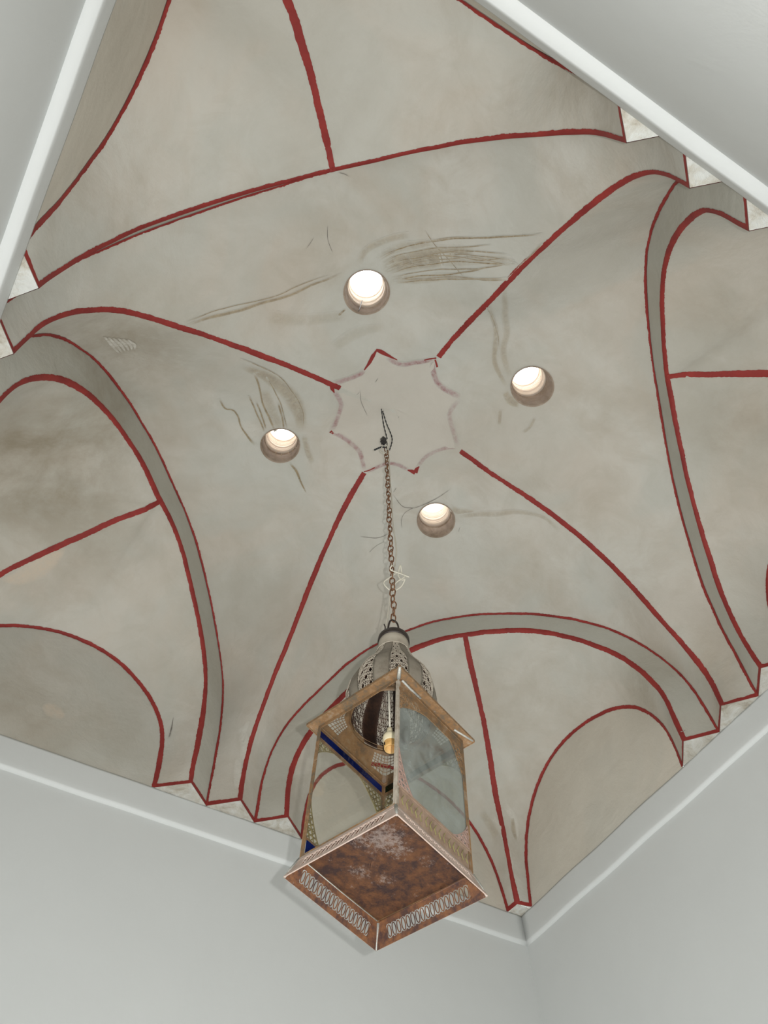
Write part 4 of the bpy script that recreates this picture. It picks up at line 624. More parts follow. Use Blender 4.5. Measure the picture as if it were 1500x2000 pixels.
film('water_stain', [(-0.569,-0.462,4.916),(-0.611,-0.416,4.902),(-0.672,-0.351,4.880),(-0.729,-0.281,4.854),(-0.792,-0.225,4.824),(-0.855,-0.172,4.786),(-0.918,-0.123,4.745),(-0.980,-0.080,4.700),(-1.029,-0.034,4.656)], [0.004,0.008,0.008,0.01,0.01,0.006], M_STAIN, 0.00106, fade=0.75, wob=0.004)
film('water_stain', [(-0.368,-0.790,4.882),(-0.302,-0.763,4.883),(-0.242,-0.748,4.878),(-0.137,-0.718,4.860)], [0.0025,0.0025], M_STAIN, 0.00130, fade=0.90, wob=0.002)
film('water_stain', [(-0.496,-0.296,4.922),(-0.479,-0.337,4.930)], [0.01,0.006], M_STAIN, 0.00130, fade=0.90, wob=0.004)
film('water_stain', [(-0.764,-0.168,4.823),(-0.605,-0.225,4.884),(-0.458,-0.319,4.934)], [0.04,0.03], M_STAIN, 0.00100, fade=0.22, wob=0.004)
film('water_stain', [(-0.445,-0.159,4.923),(-0.378,-0.268,4.950),(-0.289,-0.339,4.970)], [0.03,0.04,0.02], M_STAIN, 0.00112, fade=0.20, wob=0.004)
film('water_stain', [(-0.777,0.284,4.882),(-0.732,0.322,4.900),(-0.697,0.317,4.908),(-0.661,0.344,4.923),(-0.623,0.389,4.937),(-0.556,0.434,4.952),(-0.526,0.447,4.956)], [0.008,0.006,0.006,0.01], M_STAIN, 0.00112, fade=0.90, wob=0.004)
film('water_stain', [(-0.700,0.089,4.854),(-0.665,0.125,4.876),(-0.632,0.171,4.895),(-0.595,0.224,4.916),(-0.536,0.281,4.941),(-0.477,0.338,4.959)], [0.008,0.006,0.008,0.008], M_STAIN, 0.00100, fade=0.85, wob=0.004)
film('water_stain', [(-0.668,0.211,4.894),(-0.621,0.260,4.916),(-0.564,0.318,4.940),(-0.518,0.361,4.953)], [0.006,0.006,0.006], M_STAIN, 0.00136, fade=0.85, wob=0.004)
film('water_stain', [(-0.625,0.230,4.909),(-0.577,0.280,4.931),(-0.522,0.347,4.952)], [0.006,0.006,0.006], M_STAIN, 0.00136, fade=0.85, wob=0.004)
film('water_stain', [(-0.533,0.190,4.925),(-0.497,0.239,4.943),(-0.448,0.311,4.962)], [0.007,0.007,0.007], M_STAIN, 0.00136, fade=0.85, wob=0.004)
film('water_stain', [(-0.763,0.078,4.825),(-0.643,0.083,4.872),(-0.528,0.118,4.911),(-0.438,0.185,4.948),(-0.369,0.278,4.974)], [0.02,0.045,0.055,0.03], M_STAIN, 0.00136, fade=0.50, wob=0.004)
film('water_stain', [(-0.624,0.151,4.893),(-0.546,0.238,4.931),(-0.467,0.320,4.959)], [0.03,0.04,0.03], M_STAIN, 0.00118, fade=0.35, wob=0.004)
film('water_stain', [(-0.350,0.300,4.979),(-0.297,0.364,4.982),(-0.244,0.410,4.978)], [0.02,0.02], M_STAIN, 0.00100, fade=0.40, wob=0.004)
film('water_stain', [(-0.341,0.462,4.971),(-0.295,0.482,4.970),(-0.245,0.523,4.966),(-0.197,0.560,4.960)], [0.006,0.01,0.007,0.004], M_STAIN, 0.00136, fade=0.95, wob=0.004)
film('water_stain', [(0.021,-0.670,4.836),(0.098,-0.614,4.903),(0.157,-0.558,4.935),(0.207,-0.470,4.952),(0.266,-0.424,4.944),(0.333,-0.393,4.930)], [0.012,0.018,0.014], M_STAIN, 0.00124, fade=0.45, wob=0.004)
film('water_stain', [(0.005,-0.783,4.759),(0.122,-0.660,4.887),(0.178,-0.602,4.921),(0.226,-0.513,4.943),(0.319,-0.438,4.931)], [0.015,0.022,0.018], M_STAIN, 0.00124, fade=0.35, wob=0.004)
film('water_stain', [(0.011,-0.665,4.834),(0.078,-0.628,4.889),(0.153,-0.570,4.930),(0.195,-0.522,4.945)], [0.005,0.005], M_STAIN, 0.00124, fade=0.60, wob=0.004)
film('water_stain', [(0.367,-0.288,4.930),(0.407,-0.220,4.933)], [0.012,0.012], M_STAIN, 0.00130, fade=0.40, wob=0.004)
film('water_stain', [(0.512,-0.345,4.894),(0.524,-0.291,4.898),(0.515,-0.252,4.905)], [0.01,0.01], M_STAIN, 0.00136, fade=0.35, wob=0.004)
film('water_stain', [(0.331,-0.368,4.931),(0.386,-0.348,4.920),(0.421,-0.357,4.912)], [0.02,0.03,0.02], M_STAIN, 0.00130, fade=0.50, wob=0.004)
film('water_stain', [(0.508,0.303,4.940),(0.612,0.194,4.900),(0.720,0.096,4.861),(0.826,0.043,4.825),(0.920,0.052,4.779)], [0.015,0.022,0.015,0.01], M_STAIN, 0.00112, fade=0.35, wob=0.004)
film('water_stain', [(0.461,0.276,4.950),(0.514,0.266,4.940),(0.575,0.225,4.920)], [0.02,0.03,0.02], M_STAIN, 0.00112, fade=0.40, wob=0.004)
film('cobweb', [(0.177,0.360,4.971),(0.249,0.391,4.963),(0.288,0.382,4.963),(0.319,0.359,4.963),(0.372,0.277,4.963),(0.407,0.191,4.963)], [0.002,0.0035,0.002], M_WEB, 0.00278, fade=0.90, wob=0.002)
film('cobweb', [(0.311,0.494,4.945),(0.285,0.456,4.952),(0.282,0.411,4.959),(0.312,0.363,4.963)], [0.002,0.002], M_WEB, 0.00290, fade=0.80, wob=0.002)
film('cobweb', [(0.144,0.626,4.920),(0.223,0.599,4.930),(0.268,0.548,4.938)], [0.002,0.003,0.002], M_WEB, 0.00272, fade=0.80, wob=0.002)
film('cobweb', [(0.227,0.683,4.908),(0.244,0.635,4.922),(0.267,0.598,4.929)], [0.002,0.002], M_WEB, 0.00296, fade=0.70, wob=0.002)
film('cobweb', [(-0.716,-0.608,4.889),(-0.689,-0.558,4.893),(-0.646,-0.522,4.901)], [0.002,0.002], M_WEB, 0.00284, fade=0.90, wob=0.002)
film('cobweb', [(-0.748,-0.486,4.873),(-0.745,-0.515,4.877),(-0.743,-0.541,4.879)], [0.002,0.002], M_WEB, 0.00266, fade=0.70, wob=0.002)
film('cobweb', [(-0.235,-0.033,4.967),(-0.204,0.011,4.976),(-0.163,0.049,4.994),(-0.134,0.074,5.005)], [0.0018,0.0018], M_WEB, 0.00290, fade=0.80, wob=0.002)
film('cobweb', [(-0.189,-0.094,4.986),(-0.190,-0.119,4.988)], [0.003,0.002], M_WEB, 0.00272, fade=0.90, wob=0.002)
film('cobweb', [(-0.238,-0.005,4.964),(-0.232,-0.024,4.967)], [0.0015,0.0015], M_WEB, 0.00290, fade=0.60, wob=0.002)
film('cobweb', [(0.175,0.352,4.972),(0.175,0.322,4.977)], [0.002,0.003], M_WEB, 0.00278, fade=0.90, wob=0.002)
film('cobweb', [(0.008,0.027,5.026),(0.004,0.007,5.029)], [0.0025,0.001], M_WEB, 0.00272, fade=1.00, wob=0.002)
film('cobweb', [(0.563,0.367,4.928),(0.554,0.333,4.931)], [0.002,0.002], M_WEB, 0.00272, fade=0.60, wob=0.002)
film('cobweb', [(-0.777,-0.803,4.875),(-0.754,-0.810,4.878),(-0.732,-0.811,4.880)], [0.003,0.002], M_WEB, 0.00266, fade=0.80, wob=0.002)
film('cobweb', [(1.413,0.219,3.849),(1.428,0.202,3.852)], [0.002,0.002], M_WEB, 0.00290, fade=0.70, wob=0.002)
film('cobweb', [(-0.339,1.465,4.057),(-0.341,1.460,4.103),(-0.347,1.449,4.167)], [0.006,0.005,0.001], M_WEB, 0.00284, fade=1.00, wob=0.002)
film('pale_scuff', [(-1.286,0.136,4.579),(-1.253,0.175,4.629),(-1.218,0.218,4.683)], [0.006,0.012,0.004], M_SCR, 0.00154, fade=0.80, wob=0.003)
film('pale_scuff', [(-1.271,0.134,4.589),(-1.238,0.169,4.635),(-1.209,0.209,4.683)], [0.006,0.012,0.004], M_SCR, 0.00136, fade=0.80, wob=0.003)
film('pale_scuff', [(-1.256,0.131,4.598),(-1.223,0.162,4.642),(-1.199,0.200,4.683)], [0.006,0.012,0.004], M_SCR, 0.00160, fade=0.80, wob=0.003)
film('pale_scuff', [(-1.240,0.128,4.607),(-1.208,0.156,4.648),(-1.190,0.190,4.683)], [0.006,0.012,0.004], M_SCR, 0.00142, fade=0.80, wob=0.003)
film('pale_scuff', [(-1.225,0.125,4.616),(-1.192,0.149,4.654),(-1.180,0.181,4.683)], [0.006,0.012,0.004], M_SCR, 0.00166, fade=0.80, wob=0.003)
film('pale_scuff', [(-1.209,0.121,4.624),(-1.177,0.143,4.659),(-1.171,0.172,4.683)], [0.006,0.012,0.004], M_SCR, 0.00148, fade=0.80, wob=0.003)
film('pale_scuff', [(-0.053,1.384,4.189),(-0.024,1.379,4.105),(-0.015,1.393,4.003)], [0.02,0.03,0.02], M_SCR, 0.00130, fade=0.60, wob=0.003)
film('pale_scuff', [(-0.033,1.405,4.033),(-0.027,1.409,3.953),(-0.013,1.400,3.869)], [0.02,0.025,0.02], M_SCR, 0.00136, fade=0.60, wob=0.003)
film('pale_scuff', [(-0.032,1.346,4.204),(-0.037,1.370,4.169),(-0.038,1.393,4.110)], [0.015,0.02,0.02], M_SCR, 0.00148, fade=0.70, wob=0.003)
film('pale_scuff', [(1.368,1.297,4.259),(1.426,1.315,4.201),(1.446,1.349,4.111)], [0.02,0.03,0.02], M_SCR, 0.00160, fade=0.55, wob=0.003)
film('pale_scuff', [(1.330,1.364,4.230),(1.380,1.361,4.094),(1.421,1.383,3.952)], [0.02,0.02], M_SCR, 0.00148, fade=0.50, wob=0.003)
film('water_stain', [(1.417,1.315,4.204),(1.434,1.339,4.144),(1.446,1.350,4.106)], [0.012,0.02,0.01], M_STAIN, 0.00118, fade=0.50, wob=0.004)
film('water_stain', [(1.296,1.400,4.258),(1.340,1.399,4.191),(1.369,1.394,4.128)], [0.03,0.03], M_STAIN, 0.00130, fade=0.30, wob=0.004)
film('peeled_patch', [(-1.253,1.275,4.375),(-1.189,1.257,4.415),(-1.149,1.212,4.450),(-1.111,1.156,4.484),(-1.081,1.090,4.518)], [0.01,0.05,0.07,0.05,0.01], M_PEACH, 0.00126, fade=0.90, wob=0.004)
film('peeled_patch', [(-0.876,1.483,4.009),(-0.843,1.483,4.000),(-0.810,1.483,3.992),(-0.777,1.484,3.982)], [0.02,0.05,0.045,0.02], M_PEACH, 0.00132, fade=0.80, wob=0.004)


# ------------------------------------------------------------------ lantern (local z up from the rim of its base)
LB = Vector((-0.1719, 0.0161, 2.5127)); LM = Matrix.Rotation(math.radians(20.0166), 3, 'Z') @ Matrix.Rotation(math.radians(4.46979), 3, 'Y') @ Matrix.Rotation(math.radians(1.09663), 3, 'X')
LAN = empty('lantern', 'rusty square tin and glass lantern with pierced dome, hanging from the chain', 'lantern')
LAN.matrix_world = Matrix.Translation(LB) @ LM.to_4x4()
SK, HB = 0.048, 0.386; ZB = SK; ZT = SK+HB; SB, SO, SE = 0.126, 0.145, 0.148
sgn = {'N': (-1, -1), 'L': (-1, 1), 'F': (1, 1), 'R': (1, -1)}
sides = [('N', 'L'), ('L', 'F'), ('F', 'R'), ('R', 'N')]      # open, far left, far right, near right
def plate(bm, quad, th):
    """thin sheet from 4 corners, th thick"""
    q_ = [Vector(p) for p in quad]; n = (q_[1]-q_[0]).cross(q_[3]-q_[0]).normalized()*th/2
    a = [bm.verts.new(p-n) for p in q_]; b_ = [bm.verts.new(p+n) for p in q_]
    bm.faces.new(a[::-1]); bm.faces.new(b_)
    for i in range(4): j = (i+1) % 4; bm.faces.new((a[i], a[j], b_[j], b_[i]))
# base panel: dented sheet with a shallow folded seam
bm = bmesh.new(); n = 18; vs = []
for j in range(n+1):
    for i in range(n+1):
        x = -SB+0.002+(2*SB-0.004)*i/n; y = -SB+0.002+(2*SB-0.004)*j/n
        vs.append(bm.verts.new((x, y, ZB+0.0015+0.0022*noise.noise(Vector((x*14, y*14, 1))))))
for j in range(n):
    for i in range(n): bm.faces.new((vs[j*(n+1)+i], vs[(j+1)*(n+1)+i], vs[(j+1)*(n+1)+i+1], vs[j*(n+1)+i+1]))
bmesh.ops.solidify(bm, geom=bm.faces, thickness=0.0015)
obm('base_panel', bm, M_SCUFF, LAN, True)['label'] = 'dark rusted square sheet with pale scuffs'
# flared skirt: one pierced sheet per side, each ring a flat loop between two rails
def ring_bm(bm, P0, U, Vv, cx, cy, rx, ry, w, th, seg=14):
    n = U.cross(Vv).normalized()*th/2; o_, i_, o2, i2 = [], [], [], []
    for k in range(seg):
        a = 2*PI*k/seg; c, s = math.cos(a), math.sin(a)
        po = P0+U*(cx+rx*c)+Vv*(cy+ry*s); pi = P0+U*(cx+(rx-w)*c)+Vv*(cy+(ry-w)*s)
        o_.append(bm.verts.new(po+n)); i_.append(bm.verts.new(pi+n)); o2.append(bm.verts.new(po-n)); i2.append(bm.verts.new(pi-n))
    for k in range(seg):
        j = (k+1) % seg; bm.faces.new((o_[k], o_[j], i_[j], i_[k])); bm.faces.new((o2[j], o2[k], i2[k], i2[j]))
        bm.faces.new((o_[j], o_[k], o2[k], o2[j])); bm.faces.new((i_[k], i_[j], i2[j], i2[k]))
for si, (a, b_) in enumerate(sides):
    A = Vector((sgn[a][0]*SO, sgn[a][1]*SO, 0)); B = Vector((sgn[b_][0]*SO, sgn[b_][1]*SO, 0))
    A2 = Vector((sgn[a][0]*SB, sgn[a][1]*SB, ZB)); B2 = Vector((sgn[b_][0]*SB, sgn[b_][1]*SB, ZB))
    U = (B-A).normalized(); Vv = ((A2+B2)/2-(A+B)/2); H_ = Vv.length; Vv.normalize(); O = (A+B)/2; th = 0.0014
    hw = lambda v: SO+(SB-SO)*v/H_
    def q4(u0, v0, u1, v1): return [O+U*u0[0]+Vv*v0, O+U*u0[1]+Vv*v0, O+U*u1[1]+Vv*v1, O+U*u1[0]+Vv*v1]
    sk = bmesh.new(); v1, v2 = 0.0110, H_-0.0120; e = 0.108
    plate(sk, q4((-hw(0), hw(0)), 0, (-hw(v1), hw(v1)), v1), th); plate(sk, q4((-hw(v2), hw(v2)), v2, (-hw(H_), hw(H_)), H_), th)
    plate(sk, q4((-hw(v1), -e), v1, (-hw(v2), -e), v2), th); plate(sk, q4((e, hw(v1)), v1, (e, hw(v2)), v2), th)
    near = si in (0, 3); mt = M_PINK if near else M_RUST
    SKO = obm('skirt_panel', sk, mt, LAN, False); SKO['label'] = 'flared pierced base flange'
    sl = bmesh.new(); plate(sl, [p + U.cross(Vv)*(-0.0013 if U.cross(Vv).dot(O) < 0 else 0.0013) for p in q4((-hw(0), hw(0)), 0, (-hw(v1), hw(v1)), v1)], 0.0006)
    plate(sl, [p + U.cross(Vv)*(-0.0013 if U.cross(Vv).dot(O) < 0 else 0.0013) for p in q4((-hw(v2), hw(v2)), v2, (-hw(H_), hw(H_)), H_)], 0.0006)
    obm('outer_facing', sl, M_PINK, SKO)
    nr = 17; p_ = 2*e/nr; rg_ = bmesh.new()
    for k in range(nr): 
        one = bmesh.new(); ring_bm(one, O, U, Vv, -e+p_*(k+0.5), (v1+v2)/2, p_*0.44, (v2-v1)/2-0.0016+0.0008*(k % 2), 0.0019, th); obm('ring', one, mt, SKO)
    for v_ in (v1+0.0008, v2-0.0008):
        for k in range(nr+1): plate(rg_, [O+U*(-e+p_*k-p_*0.16)+Vv*(v_-0.0012), O+U*(-e+p_*k+p_*0.16)+Vv*(v_-0.0012), O+U*(-e+p_*k+p_*0.16)+Vv*(v_+0.0012), O+U*(-e+p_*k-p_*0.16)+Vv*(v_+0.0012)], th)
    obm('link_bars', rg_, mt, SKO, False, 'stuff')
for k_ in 'NLFR':
    sx, sy = sgn[k_]
    tube('solder_seam', [(sx*(SO-0.001), sy*(SO-0.001), 0.0), (sx*(SO*0.66+SB*0.34), sy*(SO*0.66+SB*0.34), 0.017), (sx*(SB+0.0), sy*(SB+0.0), ZB-0.002)], [0.0022, 0.0028, 0.0042], M_SOLD, LAN, 6)
tube('solder_seam', [(-0.120, 0.1245, ZB-0.0005), (0, 0.1250, ZB-0.001), (0.122, 0.1245, ZB-0.0005)], 0.0011, M_SOLD, LAN, 5)
tube('solder_seam', [(0.1245, 0.122, ZB-0.001), (0.126, 0.02, ZB-0.001), (0.1245, -0.115, ZB-0.001)], 0.0013, M_RUST, LAN, 5)
# corner posts: folded angle strips
for k_ in 'NLFR':
    sx, sy = sgn[k_]; bm = bmesh.new(); w_ = 0.0085 if k_ != 'N' else 0.007; x, y = sx*SB, sy*SB
    plate(bm, [(x, y, ZB), (x-sx*w_, y, ZB), (x-sx*w_, y, ZT), (x, y, ZT)], 0.0014); plate(bm, [(x, y, ZB), (x, y-sy*w_, ZB), (x, y-sy*w_, ZT), (x, y, ZT)], 0.0014)
    tube_bm(bm, [(x, y, ZB-0.002), (x, y, ZT)], 0.0019, 6); obm('corner_post', bm, M_POST if k_ == 'N' else M_RUST2, LAN)
# side frames
def side_geo(si):
    a, b_ = sides[si]; A = Vector((*[c*SB for c in sgn[a]], 0)); B = Vector((*[c*SB for c in sgn[b_]], 0)); U = (B-A).normalized(); O = (A+B)/2; return O, U, O.normalized()
def rail(bm, O, U, Nn, u0, u1, z0, z1, th=0.0016, off=0.0):
    plate(bm, [O+U*u0+Vector((0, 0, z0))+Nn*off, O+U*u1+Vector((0, 0, z0))+Nn*off, O+U*u1+Vector((0, 0, z1))+Nn*off, O+U*u0+Vector((0, 0, z1))+Nn*off], th)
TBH, BBH = 0.030, 0.052
for si in range(4):
    O, U, Nn = side_geo(si); hw = SB-0.002
    for (z0, z1) in ((ZT-0.010, ZT), (ZT-TBH-0.012, ZT-TBH), (ZB+BBH, ZB+BBH+0.007), (ZB, ZB+0.006)):
        if si == 0 and z1 < ZT-0.001 and z0 > ZB+0.001: continue
        bm = bmesh.new(); rail(bm, O, U, Nn, -hw, hw, z0, z1); obm('frame_rail', bm, M_RUST2 if (si != 3 or z0 > ZB+0.1) else M_BAND, LAN)
    if si != 0:
        bm = bmesh.new(); rail(bm, O, U, Nn, -hw+0.006, hw-0.006, ZT-TBH, ZT-0.010, 0.0012, -0.001)
        o = obm('band_pane', bm, {1: M_BLUE, 2: M_GREEN, 3: M_GREEN}[si] if si != 3 else M_RUST2, LAN); o['label'] = {1: 'cobalt blue glass strip under the roof', 2: 'dark green glass strip under the roof', 3: 'rusted top strip'}[si]
        nseg = 3
        for k in range(nseg):
            u0 = -hw+0.008+(2*hw-0.016)*k/nseg; u1 = -hw+0.008+(2*hw-0.016)*(k+1)/nseg-0.004
            bm = bmesh.new(); rail(bm, O, U, Nn, u0, u1, ZB+0.006, ZB+BBH, 0.0012, -0.001)
            o = obm('band_pane', bm, {1: M_YEL, 2: M_YEL, 3: M_BAND}[si] if not (si == 1 and k == 0) else M_BLUE, LAN)
            bm = bmesh.new(); rail(bm, O, U, Nn, u1, u1+0.004, ZB, ZB+BBH, 0.0014); obm('frame_rail', bm, M_BAND if si == 3 else M_RUST2, LAN)
            # leafy scrolls pressed over the lower panes
            bm = bmesh.new()
            for j in range(5):
                uu = u0+(u1-u0)*(j+0.5)/5; tube_bm(bm, [O+U*uu+Nn*0.0015+Vector((0, 0, ZB+0.014)), O+U*(uu+0.005)+Nn*0.0015+Vector((0, 0, ZB+0.026)), O+U*(uu-0.002)+Nn*0.0015+Vector((0, 0, ZB+0.040))], 0.0011, 4)
            obm('scroll_work', bm, M_SCRL if si == 3 else M_LAT, LAN)
        bm = bmesh.new(); rail(bm, O, U, Nn, -hw+0.002, hw-0.002, ZB+BBH+0.006, ZT-TBH-0.011, 0.0018, -0.0022)
        o = obm('glass_pane', bm, M_GLD if si == 3 else M_GL, LAN); o['label'] = 'dusty grey glass' if si == 3 else 'clear old glass'
    # corner lattices: bars clipped to a concave corner shape
    if si == 0: spots = []
    else: spots = [(-1, 1), (1, 1), (-1, -1), (1, -1)]
    for (su, sv) in spots:
        bm = bmesh.new(); z0 = (ZT-TBH-0.012) if sv > 0 else (ZB+BBH+0.007); Lw, Lh = {(1, -1, 1): (0.055, 0.045), (1, 1, 1): (0.085, 0.085), (1, -1, -1): (0.045, 0.105), (1, 1, -1): (0.045, 0.10), (3, 1, 1): (0.10, 0.060), (3, -1, 1): (0.05, 0.10), (3, 1, -1): (0.045, 0.10), (3, -1, -1): (0.055, 0.06)}.get((si, su, sv), (0.06, 0.07))
        off = 0.0004
        def PT(u, v): return O+U*(su*(hw-0.004-u))+Vector((0, 0, z0-sv*v))+Nn*off
        def inside(u, v):
            a = u/Lw; b2 = v/Lh; return a >= 0 and b2 >= 0 and (max(0, a)**0.8+max(0, b2)**0.8) < 1.0
        def seg_(p, q_, w=0.0016):
            # keep the part of the bar that lies inside the bracket
            n = 24; run = []
            for k in range(n+1):
                t = k/n; u = p[0]+(q_[0]-p[0])*t; v = p[1]+(q_[1]-p[1])*t
                if inside(u, v): run.append((u, v))
                elif len(run) > 1: break
                else: run = []
            if len(run) > 1: tube_bm(bm, [PT(*run[0]), PT(*run[-1])], w, 4)
        stp = 0.0135
        for k in range(-6, 8):
            seg_((k*stp, -0.001), (k*stp+0.09, 0.09)); seg_((k*stp+0.0, 0.0), (k*stp-0.05, 0.12))
            if k > 0: seg_((0, k*stp), (Lw, k*stp))
        edge = []
        for k in range(13):
            a = k/12; b2 = max(0.0, 1-a**0.8)**1.25; edge.append(PT(a*Lw, min(1, max(0.0, b2))*Lh))
        tube_bm(bm, edge, 0.0015, 4); tube_bm(bm, [PT(0, 0), PT(Lw, 0.0)], 0.0013, 4); tube_bm(bm, [PT(0, 0), PT(0, Lh)], 0.0013, 4)
        obm('lattice_bracket', bm, (M_RUST2 if sv > 0 else M_LAT2) if si == 3 else M_LAT, LAN)
# a hinge stub and torn strip on the open side's left post
bm = bmesh.new(); plate(bm, [(-SB-0.003, SB-0.002, ZT-0.12), (-SB-0.003, SB-0.012, ZT-0.12), (-SB-0.003, SB-0.012, ZT-0.085), (-SB-0.003, SB-0.002, ZT-0.085)], 0.0015); obm('hinge_leaf', bm, M_RUST2, LAN)
# eave: thick folded rim round the roof
for si, (a, b_) in enumerate(sides):
    A = Vector((sgn[a][0]*SE, sgn[a][1]*SE, 0)); B = Vector((sgn[b_][0]*SE, sgn[b_][1]*SE, 0)); bm = bmesh.new()
    ia, ib = A*(SB-0.004)/SE, B*(SB-0.004)/SE; z = Vector((0, 0, ZT))
    plate(bm, [A+z, B+z, ib+z+Vector((0, 0, 0.001)), ia+z+Vector((0, 0, 0.001))], 0.0016)
    plate(bm, [A+z+Vector((0, 0, -0.002)), B+z+Vector((0, 0, -0.002)), B+z+Vector((0, 0, 0.006)), A+z+Vector((0, 0, 0.006))], 0.0022)
    obm('eave_strip', bm, M_RUST2, LAN)
tube('solder_seam', [(-SE, -SE, ZT+0.001), (-SB, -SB, ZT-0.006)], [0.004, 0.005], M_SOLD, LAN)
tube('solder_seam', [(-0.116, -SB-0.0025, ZT-0.004), (-0.085, -SB-0.003, ZT-0.006), (-0.045, -SB-0.003, ZT-0.003)], 0.0032, M_SOLD, LAN)
tube('solder_seam', [(0.085, -SB-0.006, ZT-0.001), (0.142, -SE+0.001, ZT-0.001)], 0.003, M_SOLD, LAN)
# roof: square eave lofted to the round foot of the dome, pierced with groups of links
RD, ZD = 0.104, ZT+0.050
bm = bmesh.new(); seg = 96; nl = 10; rows = []
for j in range(nl+1):
    t = j/nl; row = []
    for k in range(seg):
        a = 2*PI*(k+0.5)/seg; c, s = math.cos(a), math.sin(a); m_ = max(abs(c), abs(s)); sq = Vector((c/m_*(SB+0.001), s/m_*(SB+0.001), 0)); ci = Vector((c*RD, s*RD, 0))
        p = sq.lerp(ci, t); p.z = ZT+0.002+(ZD-ZT)*(t**0.8); row.append(bm.verts.new(p))
    rows.append(row)
for j in range(nl):
    for k in range(seg):
        kk = (k+seg//8) % (seg//4); hole = (3 <= j <= 7) and ((seg//8-8) <= kk < (seg//8+8)) and False
        bm.faces.new((rows[j][k], rows[j][(k+1) % seg], rows[j+1][(k+1) % seg], rows[j+1][k]))
pick = [f for f in bm.faces if 0.30 < (f.calc_center_median().z-ZT)/(ZD-ZT) < 0.86 and abs(abs(math.atan2(abs(f.calc_center_median().y), abs(f.calc_center_median().x)))-PI/4) < 0.30]
bm.normal_update(); r_ = bmesh.ops.inset_individual(bm, faces=pick, thickness=0.0011); bmesh.ops.delete(bm, geom=pick, context='FACES')
bmesh.ops.solidify(bm, geom=bm.faces, thickness=0.0012); obm('roof_plate', bm, M_ROOF, LAN, False)['label'] = 'low roof pierced at its corners'
# dome: plain ribs alternate with pierced gores
DP = [(0.102, ZT+0.045), (0.110, ZT+0.068), (0.1165, ZT+0.098), (0.1180, ZT+0.128), (0.1130, ZT+0.163), (0.0995, ZT+0.198), (0.0825, ZT+0.228), (0.0680, ZT+0.254), (0.0580, ZT+0.280), (0.0520, ZT+0.301), (0.0475, ZT+0.316)]
dz = [p[1] for p in DP]; dr = [p[0] for p in DP]
def dome_pt(a, v, lobe=0.0):
    z = dz[0]+(dz[-1]-dz[0])*v; r = float(np.interp(z, dz, dr)); u = (a/(PI/4)) % 1.0
    return Vector((r*(1+lobe)*math.cos(a), r*(1+lobe)*math.sin(a), z))
HG = 0.215
for g in range(8):
    a0 = g*PI/4 + PI/8*0 + math.radians(3)
    # pierced gore
    bm = bmesh.new(); nu, nv = 4, 11; V = {}
    def vp(u, v):
        k = (round(u*2), round(v*2))
        if k not in V:
            vv = 0.06+0.90*(v/nv); w_ = HG*(1-0.18*vv); V[k] = bm.verts.new(dome_pt(a0+(u/nu-0.5)*2*w_, vv, 0.035*(1-(2*u/nu-1)**2)))
        return V[k]
    for i in range(nu):
        for j in range(nv):
            if (i+j) % 2 == 0:
                c = vp(i+0.5, j+0.5); q_ = [vp(i, j), vp(i+0.5, j), vp(i+1, j), vp(i+1, j+0.5), vp(i+1, j+1), vp(i+0.5, j+1), vp(i, j+1), vp(i, j+0.5)]
                for k in range(8): bm.faces.new((q_[k], q_[(k+1) % 8], c))
            else:
                m4 = [vp(i+0.5, j), vp(i+1, j+0.5), vp(i+0.5, j+1), vp(i, j+0.5)]; c4 = [vp(i, j), vp(i+1, j), vp(i+1, j+1), vp(i, j+1)]
                bm.faces.new(m4)
                for k in range(4): bm.faces.new((c4[k], m4[k], m4[(k-1) % 4]))
    bm.normal_update(); F = list(bm.faces); F = [f for f in F if max(f.calc_center_median().z, 0) < dome_pt(0, 0.93).z]
    bmesh.ops.inset_individual(bm, faces=F, thickness=0.0011); bmesh.ops.delete(bm, geom=F, context='FACES')
    bmesh.ops.solidify(bm, geom=bm.faces, thickness=0.0010); bmesh.ops.recalc_face_normals(bm, faces=bm.faces)
    inner = bm.copy()
    for v in inner.verts: v.co.x *= 0.982; v.co.y *= 0.982
    og = obm('pierced_gore', bm, M_DOME, LAN); obm('inner_face', inner, M_INN, og)
    # plain rib between gores
    a1 = a0+PI/8; bm = bmesh.new(); rows = []
    for j in range(22):
        vv = j/21; w_ = PI/8-HG*(1-0.18*vv)+0.012; rows.append([bm.verts.new(dome_pt(a1+(k/6-0.5)*2*w_, vv, 0.002-0.012*(1-(k/3-1)**2))) for k in range(7)])
    for r0, r1 in zip(rows, rows[1:]):
        for k in range(6): bm.faces.new((r0[k], r0[k+1], r1[k+1], r1[k]))
    bmesh.ops.solidify(bm, geom=bm.faces, thickness=0.0012); bmesh.ops.recalc_face_normals(bm, faces=bm.faces); inner = bm.copy()
    for v in inner.verts: v.co.x *= 0.98; v.co.y *= 0.98
    og = obm('dome_rib', bm, M_DOME, LAN, True); obm('inner_face', inner, M_INN, og, True)
bm = bmesh.new(); lathe_bm(bm, [(0.101, ZT+0.042), (0.1045, ZT+0.044), (0.1065, ZT+0.062), (0.104, ZT+0.063)], 48); obm('dome_collar', bm, M_ROOF, LAN, True)
ZN = ZT+0.312
bm = bmesh.new(); lathe_bm(bm, [(0.047, ZN-0.006), (0.0485, ZN), (0.0465, ZN+0.004), (0.0445, ZN+0.03), (0.043, ZN+0.062), (0.041, ZN+0.064), (0.042, ZN+0.03), (0.0455, ZN-0.004)], 40); obm('neck', bm, M_DOME, LAN, True)
tube('solder_seam', [(-0.0485*math.cos(x), -0.0485*math.sin(x), ZN+0.001) for x in [k*PI/14 for k in range(28)]], 0.0017, M_DOME, LAN, 5, True)
